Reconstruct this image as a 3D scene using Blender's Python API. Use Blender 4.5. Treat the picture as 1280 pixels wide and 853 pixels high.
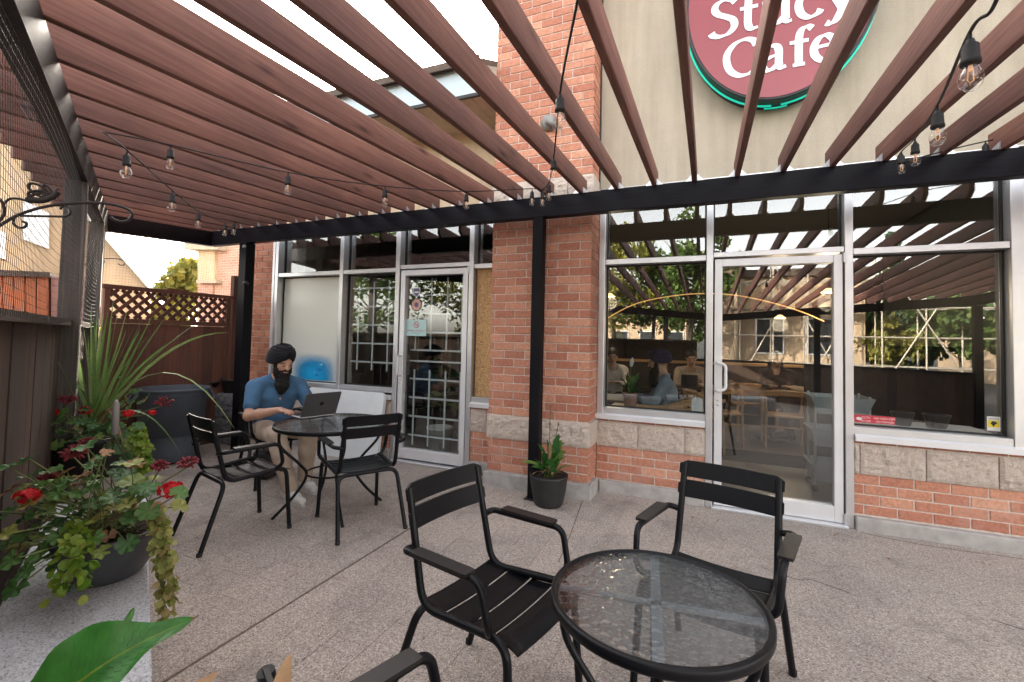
import bpy, bmesh, math, random
import numpy as np
from mathutils import Vector, Matrix
random.seed(7)
for o in list(bpy.data.objects): bpy.data.objects.remove(o)
SC = bpy.context.scene
COL = SC.collection
PI = math.pi
# ------------------------------------------------------------------ camera
CAMH = 1.42
FPX, PCX, PCY = 576.0, 640.0, 403.0
RM = Matrix(((0.92181053, -0.00639122, 0.38758804), (0.38698013, -0.04317547, -0.92107668), (0.0226211, 0.99904706, -0.03732633)))
cam = bpy.data.cameras.new('camera'); camo = bpy.data.objects.new('camera', cam); COL.objects.link(camo)
cam.sensor_width = 36; cam.lens = 36 * FPX / 1280; cam.shift_y = -23.5 / 1280
cam.clip_start = 0.05; cam.clip_end = 2000
camo.matrix_world = Matrix.Translation((0, 0, CAMH)) @ RM.to_4x4()
SC.camera = camo
# ------------------------------------------------------------------ sky and sun
SUN_AZ = math.radians(-38)      # from +Y towards -X : behind the building on the left
SUN_EL = math.radians(21)
w = bpy.data.worlds.new('World'); SC.world = w; w.use_nodes = True
nt = w.node_tree; bg = nt.nodes['Background']
sky = nt.nodes.new('ShaderNodeTexSky'); sky.sky_type = 'NISHITA'; sky.sun_disc = False
sky.sun_elevation = SUN_EL; sky.sun_rotation = SUN_AZ
sky.dust_density = 3.0; sky.air_density = 1.0; sky.ozone_density = 1.0
# thin bright haze: the sky is whiter than a clear blue one
bw = nt.nodes.new('ShaderNodeRGBToBW'); nt.links.new(sky.outputs[0], bw.inputs[0])
hz = nt.nodes.new('ShaderNodeMix'); hz.data_type = 'RGBA'; hz.blend_type = 'MULTIPLY'; hz.inputs[0].default_value = 1
nt.links.new(bw.outputs[0], hz.inputs[6]); hz.inputs[7].default_value = (1.095, 1.01, .915, 1)
mxs = nt.nodes.new('ShaderNodeMix'); mxs.data_type = 'RGBA'; mxs.inputs[0].default_value = .78
nt.links.new(sky.outputs[0], mxs.inputs[6]); nt.links.new(hz.outputs[2], mxs.inputs[7])
nt.links.new(mxs.outputs[2], bg.inputs[0]); bg.inputs[1].default_value = 0.15
sl = bpy.data.lights.new('sun', 'SUN'); sl.energy = 2.0; sl.angle = math.radians(0.6); sl.color = (1, .87, .70)
so = bpy.data.objects.new('sun', sl); COL.objects.link(so)
sdir = Vector((math.sin(SUN_AZ) * math.cos(SUN_EL), math.cos(SUN_AZ) * math.cos(SUN_EL), math.sin(SUN_EL)))
so.rotation_euler = sdir.to_track_quat('Z', 'Y').to_euler(); so.location = sdir * 60
SC.view_settings.view_transform = 'Standard'; SC.view_settings.look = 'None'
SC.view_settings.gamma = 1; SC.view_settings.use_curve_mapping = False
SC.view_settings.exposure = 3.5
SC.render.engine = 'CYCLES'
SC.cycles.max_bounces = 8; SC.cycles.transparent_max_bounces = 24
SC.cycles.sample_clamp_indirect = 6; SC.cycles.caustics_reflective = False; SC.cycles.caustics_refractive = False
SC.render.resolution_x = 1024; SC.render.resolution_y = 682

# ------------------------------------------------------------------ pixel helpers (photo pixels -> rays)
def ray(px, py): return RM @ Vector(((px - PCX) / FPX, -(py - PCY) / FPX, -1))
def onY(px, py, y): r = ray(px, py); t = y / r.y; return Vector((r.x * t, y, CAMH + r.z * t))
def onZ(px, py, z): r = ray(px, py); t = (z - CAMH) / r.z; return Vector((r.x * t, r.y * t, z))
def atD(px, py, d): r = ray(px, py); return Vector((0, 0, CAMH)) + r * d
def proj(p):
    c = RM.transposed() @ (Vector(p) - Vector((0, 0, CAMH)))
    return (PCX - FPX * c.x / c.z, PCY + FPX * c.y / c.z, -c.z)

# ------------------------------------------------------------------ mesh helpers
class MB:
    def __init__(s): s.v = []; s.f = []; s.sm = []; s.mi = []; s.cur = 0
    def add(s, vs, fs, smooth=False):
        n = len(s.v); s.v += [tuple(v) for v in vs]; s.f += [tuple(n + i for i in f) for f in fs]
        s.sm += [smooth] * len(fs); s.mi += [s.cur] * len(fs); return s
    def box(s, x0, x1, y0, y1, z0, z1):
        return s.add([(x0, y0, z0), (x1, y0, z0), (x1, y1, z0), (x0, y1, z0), (x0, y0, z1), (x1, y0, z1), (x1, y1, z1), (x0, y1, z1)],
                     [(0, 3, 2, 1), (4, 5, 6, 7), (0, 1, 5, 4), (1, 2, 6, 5), (2, 3, 7, 6), (3, 0, 4, 7)])
    def cbox(s, x0, x1, y0, y1, z0, z1, b=.004):
        """box with chamfered edges"""
        b = min(b, .45 * min(x1 - x0, y1 - y0, z1 - z0))
        bm = bmesh.new(); bmesh.ops.create_cube(bm, size=1)
        for v in bm.verts: v.co = ((x0 + x1) / 2 + v.co.x * (x1 - x0), (y0 + y1) / 2 + v.co.y * (y1 - y0), (z0 + z1) / 2 + v.co.z * (z1 - z0))
        bmesh.ops.bevel(bm, geom=bm.edges[:], offset=b, segments=1, affect='EDGES')
        bm.verts.index_update()
        s.add([v.co[:] for v in bm.verts], [[v.index for v in f.verts] for f in bm.faces]); bm.free(); return s
    def obox(s, c, ax, ay, az, hx, hy, hz):
        """oriented box: centre, unit axes, half sizes"""
        c = Vector(c); ax = Vector(ax) * hx; ay = Vector(ay) * hy; az = Vector(az) * hz
        vs = [c - ax - ay - az, c + ax - ay - az, c + ax + ay - az, c - ax + ay - az, c - ax - ay + az, c + ax - ay + az, c + ax + ay + az, c - ax + ay + az]
        return s.add(vs, [(0, 3, 2, 1), (4, 5, 6, 7), (0, 1, 5, 4), (1, 2, 6, 5), (2, 3, 7, 6), (3, 0, 4, 7)])
    def bar(s, a, b, w, t, up=(0, 0, 1)):
        """rectangular bar from a to b, w wide (sideways), t thick (along up)"""
        a = Vector(a); b = Vector(b); d = (b - a); L = d.length; d.normalize()
        x = d.cross(Vector(up)); x.normalize(); u = x.cross(d)
        return s.obox((a + b) / 2, d, x, u, L / 2, w / 2, t / 2)
    def tube(s, path, r, seg=8, closed=False, caps=True, smooth=True):
        P = [Vector(p) for p in path]; n = len(P)
        rr = r if isinstance(r, (list, tuple)) else [r] * n
        T = []
        for i in range(n):
            if closed: t = P[(i + 1) % n] - P[i - 1]
            else: t = P[min(i + 1, n - 1)] - P[max(i - 1, 0)]
            T.append(t.normalized() if t.length > 1e-9 else Vector((0, 0, 1)))
        u = T[0].orthogonal().normalized(); vs = []
        for i in range(n):
            u = (u - T[i] * u.dot(T[i]))
            u = u.normalized() if u.length > 1e-6 else T[i].orthogonal().normalized()
            v = T[i].cross(u)
            for k in range(seg):
                a = 2 * PI * k / seg; vs.append(P[i] + (u * math.cos(a) + v * math.sin(a)) * rr[i])
        fs = []
        for i in range(n if closed else n - 1):
            j = (i + 1) % n
            for k in range(seg):
                k2 = (k + 1) % seg; fs.append((i * seg + k, i * seg + k2, j * seg + k2, j * seg + k))
        s.add(vs, fs, smooth)
        if caps and not closed:
            s.add(vs[:seg], [tuple(range(seg))[::-1]]); s.add(vs[-seg:], [tuple(range(seg))])
        return s
    def lathe(s, prof, seg=24, c=(0, 0, 0), smooth=True, a0=0, a1=2 * PI):
        vs = []; fs = []; n = len(prof)
        for k in range(seg):
            a = 2 * PI * k / seg
            for (r, z) in prof: vs.append((c[0] + r * math.cos(a), c[1] + r * math.sin(a), c[2] + z))
        for k in range(seg):
            k2 = (k + 1) % seg
            for i in range(n - 1): fs.append((k * n + i, k2 * n + i, k2 * n + i + 1, k * n + i + 1))
        return s.add(vs, fs, smooth)
    def prism(s, poly, o, ex, ey, d):
        """2d polygon in plane (o, ex, ey), extruded by vector d"""
        o = Vector(o); ex = Vector(ex); ey = Vector(ey); d = Vector(d); n = len(poly)
        a = [o + ex * p[0] + ey * p[1] for p in poly]; b = [p + d for p in a]
        fs = [tuple(range(n))[::-1], tuple(range(n, 2 * n))] + [(i, (i + 1) % n, n + (i + 1) % n, n + i) for i in range(n)]
        return s.add(a + b, fs)
    def ell(s, c, rx, ry, rz, seg=12, rings=8):
        vs = []; fs = []
        for i in range(rings + 1):
            t = PI * i / rings
            for k in range(seg):
                a = 2 * PI * k / seg; vs.append((c[0] + rx * math.sin(t) * math.cos(a), c[1] + ry * math.sin(t) * math.sin(a), c[2] + rz * math.cos(t)))
        for i in range(rings):
            for k in range(seg):
                k2 = (k + 1) % seg; fs.append((i * seg + k, (i + 1) * seg + k, (i + 1) * seg + k2, i * seg + k2))
        return s.add(vs, fs, True)
    def mesh(s, name, mats):
        me = bpy.data.meshes.new(name); me.from_pydata(s.v, [], s.f)
        me.polygons.foreach_set('use_smooth', s.sm)
        for m in (mats if isinstance(mats, (list, tuple)) else [mats]): me.materials.append(M[m] if isinstance(m, str) else m)
        me.polygons.foreach_set('material_index', s.mi); me.update(); return me
    def build(s, name, mats, parent=None, loc=None, rz=0.0, world=False):
        o = bpy.data.objects.new(name, s.mesh(name, mats)); COL.objects.link(o)
        if loc is not None: o.location = loc
        o.rotation_euler = (0, 0, rz)
        if parent is not None:
            o.parent = parent
            if world: o.matrix_parent_inverse = Matrix.LocRotScale(parent.location, parent.rotation_euler, None).inverted()
        return o
def put(name, me, parent=None, loc=(0, 0, 0), rot=(0, 0, 0), sc=(1, 1, 1)):
    o = bpy.data.objects.new(name, me); COL.objects.link(o); o.location = loc; o.rotation_euler = rot; o.scale = sc
    if parent is not None: o.parent = parent
    return o
def tag(o, label=None, cat=None, group=None, kind=None):
    if label: o['label'] = label
    if cat: o['category'] = cat
    if group: o['group'] = group
    if kind: o['kind'] = kind
    return o
def thing(name, label, cat, loc=(0, 0, 0), rz=0.0, group=None):
    o = bpy.data.objects.new(name, None); COL.objects.link(o); o.location = loc; o.rotation_euler = (0, 0, rz)
    o.empty_display_size = .1
    return tag(o, label, cat, group)
def copy_tree(o, parent=None):
    c = o.copy(); COL.objects.link(c); c.parent = parent
    for ch in o.children: copy_tree(ch, c)
    return c
def arc(c, r, a0, a1, n, ex=(1, 0, 0), ey=(0, 0, 1)):
    c = Vector(c); ex = Vector(ex); ey = Vector(ey)
    return [c + ex * (r * math.cos(a0 + (a1 - a0) * i / n)) + ey * (r * math.sin(a0 + (a1 - a0) * i / n)) for i in range(n + 1)]
def smooth_path(pts, n=6):
    """Catmull-Rom through points"""
    P = [Vector(p) for p in pts]; out = []
    for i in range(len(P) - 1):
        p0 = P[max(i - 1, 0)]; p1 = P[i]; p2 = P[i + 1]; p3 = P[min(i + 2, len(P) - 1)]
        for k in range(n):
            t = k / n
            out.append(.5 * ((2 * p1) + (p2 - p0) * t + (2 * p0 - 5 * p1 + 4 * p2 - p3) * t * t + (3 * p1 - p0 - 3 * p2 + p3) * t ** 3))
    out.append(P[-1]); return out
def fillet(pts, r, n=5):
    """polyline with rounded corners"""
    P = [Vector(p) for p in pts]; out = [P[0]]
    for i in range(1, len(P) - 1):
        a = P[i - 1] - P[i]; b = P[i + 1] - P[i]
        ra = min(r, a.length * .49, b.length * .49); a.normalize(); b.normalize()
        p = P[i] + a * ra; q = P[i] + b * ra
        for k in range(n + 1):
            t = k / n; out.append((1 - t) ** 2 * p + 2 * t * (1 - t) * P[i] + t * t * q)
    out.append(P[-1]); return out

# ------------------------------------------------------------------ materials
M = {}
def mk(name):
    m = bpy.data.materials.new(name); m.use_nodes = True; M[name] = m
    t = m.node_tree; return m, t, t.nodes['Principled BSDF']
def N(t, kind, **kw):
    n = t.nodes.new(kind)
    for k, v in kw.items():
        if k.startswith('i_'):
            key = k[2:]; key = int(key) if key.isdigit() else key.replace('_', ' ')
            n.inputs[key].default_value = v
        else: setattr(n, k, v)
    return n
def ramp(t, src, stops, interp='LINEAR'):
    r = t.nodes.new('ShaderNodeValToRGB'); e = r.color_ramp.elements; r.color_ramp.interpolation = interp
    while len(e) > 1: e.remove(e[-1])
    e[0].position = stops[0][0]; e[0].color = (*stops[0][1], 1)
    for p, c in stops[1:]:
        x = e.new(p); x.color = (*c, 1)
    t.links.new(src, r.inputs[0]); return r
def mixc(t, fac, a, b, mode='MIX'):
    n = t.nodes.new('ShaderNodeMix'); n.data_type = 'RGBA'; n.blend_type = mode
    for sock, v in ((n.inputs[0], fac), (n.inputs[6], a), (n.inputs[7], b)):
        if isinstance(v, bpy.types.NodeSocket): t.links.new(v, sock)
        elif isinstance(v, (int, float)): sock.default_value = v
        else: sock.default_value = (*v, 1)
    return n.outputs[2]
def coords(t, sx=1, sy=1, sz=1, world=False):
    mp = N(t, 'ShaderNodeMapping'); mp.inputs['Scale'].default_value = (sx, sy, sz)
    if world: g = N(t, 'ShaderNodeNewGeometry'); t.links.new(g.outputs['Position'], mp.inputs[0])
    else: tc = N(t, 'ShaderNodeTexCoord'); t.links.new(tc.outputs['Object'], mp.inputs[0])
    return mp.outputs[0]
def noise(t, vec, scale, detail=4, rough=.55):
    n = N(t, 'ShaderNodeTexNoise'); n.inputs['Scale'].default_value = scale; n.inputs['Detail'].default_value = detail; n.inputs['Roughness'].default_value = rough
    t.links.new(vec, n.inputs['Vector']); return n.outputs['Fac']
def bump(t, p, h, strength=.3, dist=.01):
    b = N(t, 'ShaderNodeBump'); b.inputs['Strength'].default_value = strength; b.inputs['Distance'].default_value = dist
    t.links.new(h, b.inputs['Height']); t.links.new(b.outputs[0], p.inputs['Normal'])
def simple(name, col, rough=.5, metal=0.0, var=.12, scale=12, bmp=0.0, bscale=80, world=False, spec=None, rvar=0.0):
    m, t, p = mk(name); v = coords(t, world=world)
    n = noise(t, v, scale)
    lo = tuple(c * (1 - var) for c in col); hi = tuple(min(1, c * (1 + var)) for c in col)
    r = ramp(t, n, [(.3, lo), (.7, hi)]); t.links.new(r.outputs[0], p.inputs['Base Color'])
    p.inputs['Roughness'].default_value = rough; p.inputs['Metallic'].default_value = metal
    if spec is not None: p.inputs['Specular IOR Level'].default_value = spec
    if rvar:
        rr = N(t, 'ShaderNodeMapRange'); rr.inputs[3].default_value = rough - rvar; rr.inputs[4].default_value = rough + rvar
        t.links.new(noise(t, v, scale * 2.3), rr.inputs[0]); t.links.new(rr.outputs[0], p.inputs['Roughness'])
    if bmp: bump(t, p, noise(t, v, bscale, 5), bmp, .005)
    return m
def island_rand(t):
    oi = N(t, 'ShaderNodeObjectInfo'); g = N(t, 'ShaderNodeNewGeometry')
    a = N(t, 'ShaderNodeMath', operation='ADD'); t.links.new(oi.outputs['Random'], a.inputs[0]); t.links.new(g.outputs['Random Per Island'], a.inputs[1])
    f = N(t, 'ShaderNodeMath', operation='FRACT'); t.links.new(a.outputs[0], f.inputs[0]); return f.outputs[0]

def m_brick():
    m, t, p = mk('brick'); v = coords(t, world=True); r = island_rand(t)
    base = ramp(t, r, [(0, (.41, .160, .102)), (.3, (.46, .195, .125)), (.75, (.51, .232, .150)), (1, (.60, .305, .198))])
    n = noise(t, v, 45, 5, .7); sp = ramp(t, n, [(.35, (.72, .7, .7)), (.6, (1.05, 1.05, 1.05))])
    c = mixc(t, 1.0, base.outputs[0], sp.outputs[0], 'MULTIPLY')
    # faint whitish lime bloom with its own shape
    n2 = noise(t, v, 2.2, 5, .65); ef = ramp(t, n2, [(.55, (0, 0, 0)), (.75, (.35, .35, .35))])
    c = mixc(t, ef.outputs[0], c, (.55, .42, .36))
    t.links.new(c, p.inputs['Base Color']); p.inputs['Roughness'].default_value = .88
    bump(t, p, noise(t, v, 260, 4), .35, .004)
m_brick()
simple('mortar', (.60, .52, .46), .95, var=.2, scale=30, bmp=.5, bscale=200, world=True)
def m_block():
    m, t, p = mk('split_block'); v = coords(t, world=True)
    n = noise(t, v, 120, 6, .75); r = ramp(t, n, [(.3, (.36, .285, .24)), (.5, (.60, .51, .44)), (.68, (.74, .65, .57))])
    c = mixc(t, .25, r.outputs[0], ramp(t, noise(t, v, 6, 3), [(.3, (.3, .25, .22)), (.7, (.6, .5, .42))]).outputs[0])
    t.links.new(c, p.inputs['Base Color']); p.inputs['Roughness'].default_value = .95
    bump(t, p, noise(t, v, 55, 6, .7), .9, .02)
m_block()
def m_aggregate(name='aggregate'):
    m, t, p = mk(name); v = coords(t, world=True)
    vo = N(t, 'ShaderNodeTexVoronoi'); vo.inputs['Scale'].default_value = 190; t.links.new(v, vo.inputs['Vector'])
    sep = N(t, 'ShaderNodeSeparateColor'); t.links.new(vo.outputs['Color'], sep.inputs[0])
    cell = ramp(t, sep.outputs[0], [(0, (.19, .16, .14)), (.2, (.34, .29, .258)), (.5, (.43, .378, .340)), (.8, (.51, .455, .412)), (.95, (.66, .61, .565))])
    big = ramp(t, noise(t, v, 1.1, 6, .6), [(.25, (.72, .71, .71)), (.5, (.97, .96, .95)), (.75, (1.1, 1.08, 1.05))])
    c = mixc(t, 1, cell.outputs[0], big.outputs[0], 'MULTIPLY')
    st = ramp(t, noise(t, v, 2.4, 7, .72), [(.54, (0, 0, 0)), (.70, (.62, .62, .62))])
    c = mixc(t, st.outputs[0], c, (.17, .15, .135))
    rnd = ramp(t, island_rand(t), [(0, (.9, .9, .9)), (1, (1.06, 1.05, 1.04))])
    c = mixc(t, 1, c, rnd.outputs[0], 'MULTIPLY')
    t.links.new(c, p.inputs['Base Color']); p.inputs['Roughness'].default_value = .85
    d = N(t, 'ShaderNodeMath', operation='MULTIPLY'); t.links.new(vo.outputs['Distance'], d.inputs[0]); d.inputs[1].default_value = -1
    bump(t, p, d.outputs[0], .55, .006)
m_aggregate()
simple('joint_dirt', (.14, .11, .095), .95, var=.35, scale=40, world=True)
simple('concrete', (.36, .345, .33), .9, var=.22, scale=9, bmp=.35, bscale=90, world=True)
def m_ledge():
    m, t, p = mk('ledge_concrete'); v = coords(t, world=True)
    vo = N(t, 'ShaderNodeTexVoronoi'); vo.inputs['Scale'].default_value = 210; t.links.new(v, vo.inputs['Vector'])
    sep = N(t, 'ShaderNodeSeparateColor'); t.links.new(vo.outputs['Color'], sep.inputs[0])
    c = ramp(t, sep.outputs[0], [(0, (.22, .24, .26)), (.15, (.44, .47, .50)), (.6, (.56, .59, .62)), (1, (.68, .70, .71))])
    st = ramp(t, noise(t, v, 5, 8, .75), [(.52, (0, 0, 0)), (.75, (.6, .6, .6))])
    c2 = mixc(t, st.outputs[0], c.outputs[0], (.26, .26, .26))
    t.links.new(c2, p.inputs['Base Color']); p.inputs['Roughness'].default_value = .9
    bump(t, p, noise(t, v, 160, 5), .4, .004)
m_ledge()
simple('asphalt', (.055, .055, .055), .95, var=.25, scale=3, world=True)
simple('stucco_base', (.56, .47, .37), .95)
def m_stucco(name, col):
    m, t, p = mk(name); v = coords(t, world=True)
    r = ramp(t, noise(t, v, 1.3, 6, .65), [(.3, tuple(c * .86 for c in col)), (.7, tuple(c * 1.08 for c in col))])
    g = ramp(t, noise(t, v, 170, 3), [(.35, (.86, .86, .86)), (.65, (1.06, 1.06, 1.06))])
    c = mixc(t, 1, r.outputs[0], g.outputs[0], 'MULTIPLY')
    mp2 = N(t, 'ShaderNodeMapping'); mp2.inputs['Scale'].default_value = (5, 5, .35); t.links.new(v, mp2.inputs[0])
    sk = ramp(t, noise(t, mp2.outputs[0], 1.6, 5, .6), [(.35, (.88, .87, .85)), (.6, (1.02, 1.02, 1.02))]); c = mixc(t, 1, c, sk.outputs[0], 'MULTIPLY')
    t.links.new(c, p.inputs['Base Color']); p.inputs['Roughness'].default_value = .95
    bump(t, p, noise(t, v, 190, 4, .6), .7, .006)
m_stucco('stucco', (.44, .385, .305)); m_stucco('stucco_tan', (.55, .43, .30)); m_stucco('house_tan', (.62, .47, .32))
def m_wood(name, dark, light, ax='y', rough=.75, gscale=1.0, knots=True, peel=None):
    m, t, p = mk(name)
    sc = {'x': (1.0, 34, 34), 'y': (34, 1.0, 34), 'z': (34, 34, 1.0)}[ax]
    oi = N(t, 'ShaderNodeObjectInfo'); g = N(t, 'ShaderNodeNewGeometry')
    ad = N(t, 'ShaderNodeVectorMath', operation='ADD'); t.links.new(g.outputs['Position'], ad.inputs[0])
    ml = N(t, 'ShaderNodeMath', operation='MULTIPLY'); t.links.new(oi.outputs['Random'], ml.inputs[0]); ml.inputs[1].default_value = 37.0
    t.links.new(ml.outputs[0], ad.inputs[1])
    mp = N(t, 'ShaderNodeMapping'); mp.inputs['Scale'].default_value = tuple(x * gscale for x in sc); t.links.new(ad.outputs[0], mp.inputs[0])
    n = noise(t, mp.outputs[0], 2.2, 7, .65)
    r = ramp(t, n, [(.30, dark), (.55, tuple((a + b) / 2 for a, b in zip(dark, light))), (.75, light)])
    rnd = ramp(t, island_rand(t), [(0, (.74, .75, .78)), (.5, (1.0, .98, .97)), (1, (1.22, 1.17, 1.1))])
    c = mixc(t, 1, r.outputs[0], rnd.outputs[0], 'MULTIPLY')
    big = ramp(t, noise(t, ad.outputs[0], 1.7, 4), [(.3, (.76, .77, .80)), (.7, (1.18, 1.14, 1.1))])
    c = mixc(t, 1, c, big.outputs[0], 'MULTIPLY')
    if knots:
        mk_ = N(t, 'ShaderNodeMapping'); s2 = {'x': (1.5, 7, 7), 'y': (7, 1.5, 7), 'z': (7, 7, 1.5)}[ax]
        mk_.inputs['Scale'].default_value = s2; t.links.new(ad.outputs[0], mk_.inputs[0])
        vo = N(t, 'ShaderNodeTexVoronoi'); vo.inputs['Scale'].default_value = 1.0; t.links.new(mk_.outputs[0], vo.inputs['Vector'])
        k = ramp(t, vo.outputs['Distance'], [(.04, (.28, .22, .22)), (.10, (.75, .72, .72)), (.17, (1, 1, 1))]); c = mixc(t, 1, c, k.outputs[0], 'MULTIPLY')
    if peel:
        pn = ramp(t, noise(t, ad.outputs[0], 9, 8, .8), [(.62, (0, 0, 0)), (.70, (1, 1, 1))]); c = mixc(t, pn.outputs[0], c, peel)
    t.links.new(c, p.inputs['Base Color']); p.inputs['Roughness'].default_value = rough
    if 'black' in name: p.inputs['Specular IOR Level'].default_value = .12
    bump(t, p, n, .35, .004)
m_wood('rafter', (.108, .046, .036), (.238, .120, .094), 'y', .72)
m_wood('beam_black', (.005, .005, .010), (.013, .013, .016), 'x', .42, knots=False)
m_wood('beam_black_d', (.006, .006, .007), (.018, .018, .02), 'x', .5, knots=False)
m_wood('post_black', (.005, .005, .009), (.013, .013, .013), 'z', .5, knots=False)
m_wood('post_grey', (.06, .055, .052), (.20, .185, .175), 'z', .9, knots=False)
m_wood('fence_brown', (.036, .022, .016), (.085, .052, .038), 'z', .8, knots=False)
m_wood('lattice_brown', (.09, .037, .026), (.165, .072, .050), 'z', .75, knots=False)
m_wood('rail_weathered', (.045, .037, .03), (.16, .13, .11), 'x', .9)
m_wood('light_wood', (.44, .26, .12), (.62, .40, .20), 'z', .5, knots=False)
m_wood('osb', (.30, .17, .065), (.58, .36, .16), 'z', .8, gscale=.35, knots=False)
m_wood('table_wood', (.05, .03, .02), (.12, .075, .045), 'x', .5, knots=False)
simple('aluminium', (.66, .67, .69), .38, .75, var=.06, scale=4, rvar=.08)
simple('alu_white', (.74, .75, .77), .35, .3, var=.05, scale=4, rvar=.06)
simple('white_paint', (.72, .74, .74), .5, 0, var=.04)
simple('white_plastic', (.66, .70, .72), .45, 0, var=.05, scale=5)
simple('black_metal', (.0042, .0047, .0065), .40, 0, var=.2, scale=60, bmp=.05, bscale=900, spec=.24, rvar=.05)
simple('black_paint', (.012, .012, .013), .5, var=.3)
simple('arm_brown', (.012, .010, .010), .5, var=.3, scale=30)
simple('galvanised', (.62, .64, .66), .35, .9, var=.12, scale=60)
simple('iron', (.014, .013, .013), .55, 0, var=.4, scale=40)
simple('rubber', (.01, .01, .01), .6)
simple('can_grey', (.085, .105, .132), .55, 0, var=.14, scale=6, bmp=.08)
simple('can_letter', (.02, .023, .028), .6)
simple('pot_grey', (.050, .052, .060), .5, 0, var=.18, scale=8, bmp=.1, bscale=60)
simple('pot_dark', (.016, .016, .017), .55, 0, var=.3)
simple('soil', (.035, .024, .017), 1.0, var=.5, scale=40, bmp=1, bscale=120)
simple('mulch', (.030, .018, .012), 1.0, var=.6, scale=60, bmp=1, bscale=90, world=True)
simple('grey_block', (.17, .175, .185), .95, var=.3, scale=14, bmp=.8, bscale=45, world=True)
simple('terracotta', (.42, .25, .19), .8, var=.1)
simple('skin', (.50, .29, .20), .5, var=.06, scale=25)
simple('skin_light', (.52, .33, .24), .5, var=.05)
simple('polo_blue', (.055, .140, .255), .9, var=.12, scale=12, bmp=.7, bscale=22)
simple('khaki', (.47, .37, .29), .9, var=.08, scale=14, bmp=.7, bscale=20)
simple('turban_black', (.0045, .005, .0085), .92, var=.25, scale=30, bmp=.2, bscale=300)
simple('beard', (.0045, .004, .004), .9, var=.5, scale=90, bmp=.9, bscale=260)
simple('shoe_white', (.70, .70, .67), .6, var=.06)
simple('sole', (.58, .57, .53), .7, var=.1)
simple('laptop_grey', (.13, .13, .135), .4, .6, var=.04)
simple('laptop_light', (.45, .46, .47), .35, .6, var=.04)
simple('laptop_mark', (.03, .03, .03), .25, .5)
simple('eye_white', (.6, .58, .55), .4); simple('eye_dark', (.015, .01, .008), .3)
simple('lip', (.30, .13, .11), .5)
simple('stem_green', (.16, .20, .07), .7, var=.2); simple('stem_brown', (.19, .13, .075), .85, var=.3)
simple('hair_black', (.012, .010, .010), .6, var=.3, bmp=.5)
simple('shirt_greyblue', (.22, .27, .32), .9, var=.1); simple('shirt_white', (.55, .52, .49), .9); simple('shirt_tan', (.40, .32, .25), .9); simple('shirt_black', (.012, .012, .014), .9); simple('turban_navy', (.014, .017, .045), .9)
simple('tub_grey', (.36, .40, .41), .5, var=.06)
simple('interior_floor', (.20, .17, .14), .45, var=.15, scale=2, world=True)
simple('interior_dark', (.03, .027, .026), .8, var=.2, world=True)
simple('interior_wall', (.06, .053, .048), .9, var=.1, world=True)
simple('floor_mat', (.025, .027, .03), .95)
simple('blind_dark', (.02, .02, .022), .8)
simple('fascia_blue', (.44, .53, .58), .5, .1, var=.1, scale=3, world=True)
simple('soffit', (.60, .48, .36), .8, var=.08, world=True)
simple('roof_brown', (.10, .075, .06), .9, var=.3, scale=6, world=True)
simple('sign_white', (.72, .76, .80), .45, var=.03)
simple('sign_side', (.010, .016, .018), .4)
simple('lamp_grey', (.22, .22, .215), .5)
simple('orange_shed', (.46, .15, .07), .85, var=.15, scale=3, world=True)
simple('pink_shed', (.50, .30, .27), .85, var=.15, scale=3, world=True)
simple('car_white', (.62, .63, .64), .3, 0, var=.03); simple('car_dark', (.03, .035, .04), .3)
simple('paint_blue', (.03, .25, .55), .5); simple('paint_yellow', (.75, .58, .03), .5)
simple('bark', (.09, .065, .045), .95, var=.4, scale=20, bmp=.8)
simple('scaffold_steel', (.50, .45, .38), .5, .5, var=.15)
simple('sticker_red', (.55, .035, .06), .45, var=.03); simple('sticker_white', (.75, .75, .73), .5, var=.03); simple('sticker_yellow', (.75, .60, .03), .5); simple('sticker_teal', (.42, .62, .62), .5, var=.03); simple('sticker_black', (.015, .015, .02), .5); simple('sticker_blue', (.10, .09, .20), .5); simple('sticker_pink', (.55, .32, .26), .5)
def m_signface():
    m, t, p = mk('sign_face'); v = coords(t, world=True)
    r = ramp(t, noise(t, v, 1.5, 3), [(.3, (.23, .040, .050)), (.7, (.27, .05, .06))])
    t.links.new(r.outputs[0], p.inputs['Base Color']); p.inputs['Roughness'].default_value = .22
m_signface()
def m_emit(name, col, st):
    m, t, p = mk(name); p.inputs['Base Color'].default_value = (*col, 1)
    p.inputs['Emission Color'].default_value = (*col, 1); p.inputs['Emission Strength'].default_value = st
m_emit('neon_green', (.01, .62, .44), .06); m_emit('led_warm', (1, .50, .16), .07); m_emit('lamp_warm', (1, .60, .25), .3); m_emit('led_blue', (.01, .40, 1), .9); m_emit('filament', (1, .55, .25), .02)
def m_leaf(name, stops, trans=.25, rough=.5, edge=None):
    m, t, p = mk(name); r = ramp(t, island_rand(t), stops)
    n = ramp(t, noise(t, coords(t, world=True), 60, 3), [(.3, (.8, .8, .8)), (.7, (1.15, 1.15, 1.1))])
    c = mixc(t, 1, r.outputs[0], n.outputs[0], 'MULTIPLY')
    t.links.new(c, p.inputs['Base Color']); p.inputs['Roughness'].default_value = rough
    tr = N(t, 'ShaderNodeBsdfTranslucent'); t.links.new(c, tr.inputs[0])
    mx = N(t, 'ShaderNodeMixShader'); mx.inputs[0].default_value = trans
    t.links.new(p.outputs[0], mx.inputs[1]); t.links.new(tr.outputs[0], mx.inputs[2])
    t.links.new(mx.outputs[0], t.nodes['Material Output'].inputs[0])
m_leaf('leaf_geranium', [(0, (.042, .115, .034)), (.4, (.07, .17, .045)), (.75, (.11, .22, .055)), (.9, (.24, .29, .07)), (1, (.38, .34, .10))])
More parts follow.
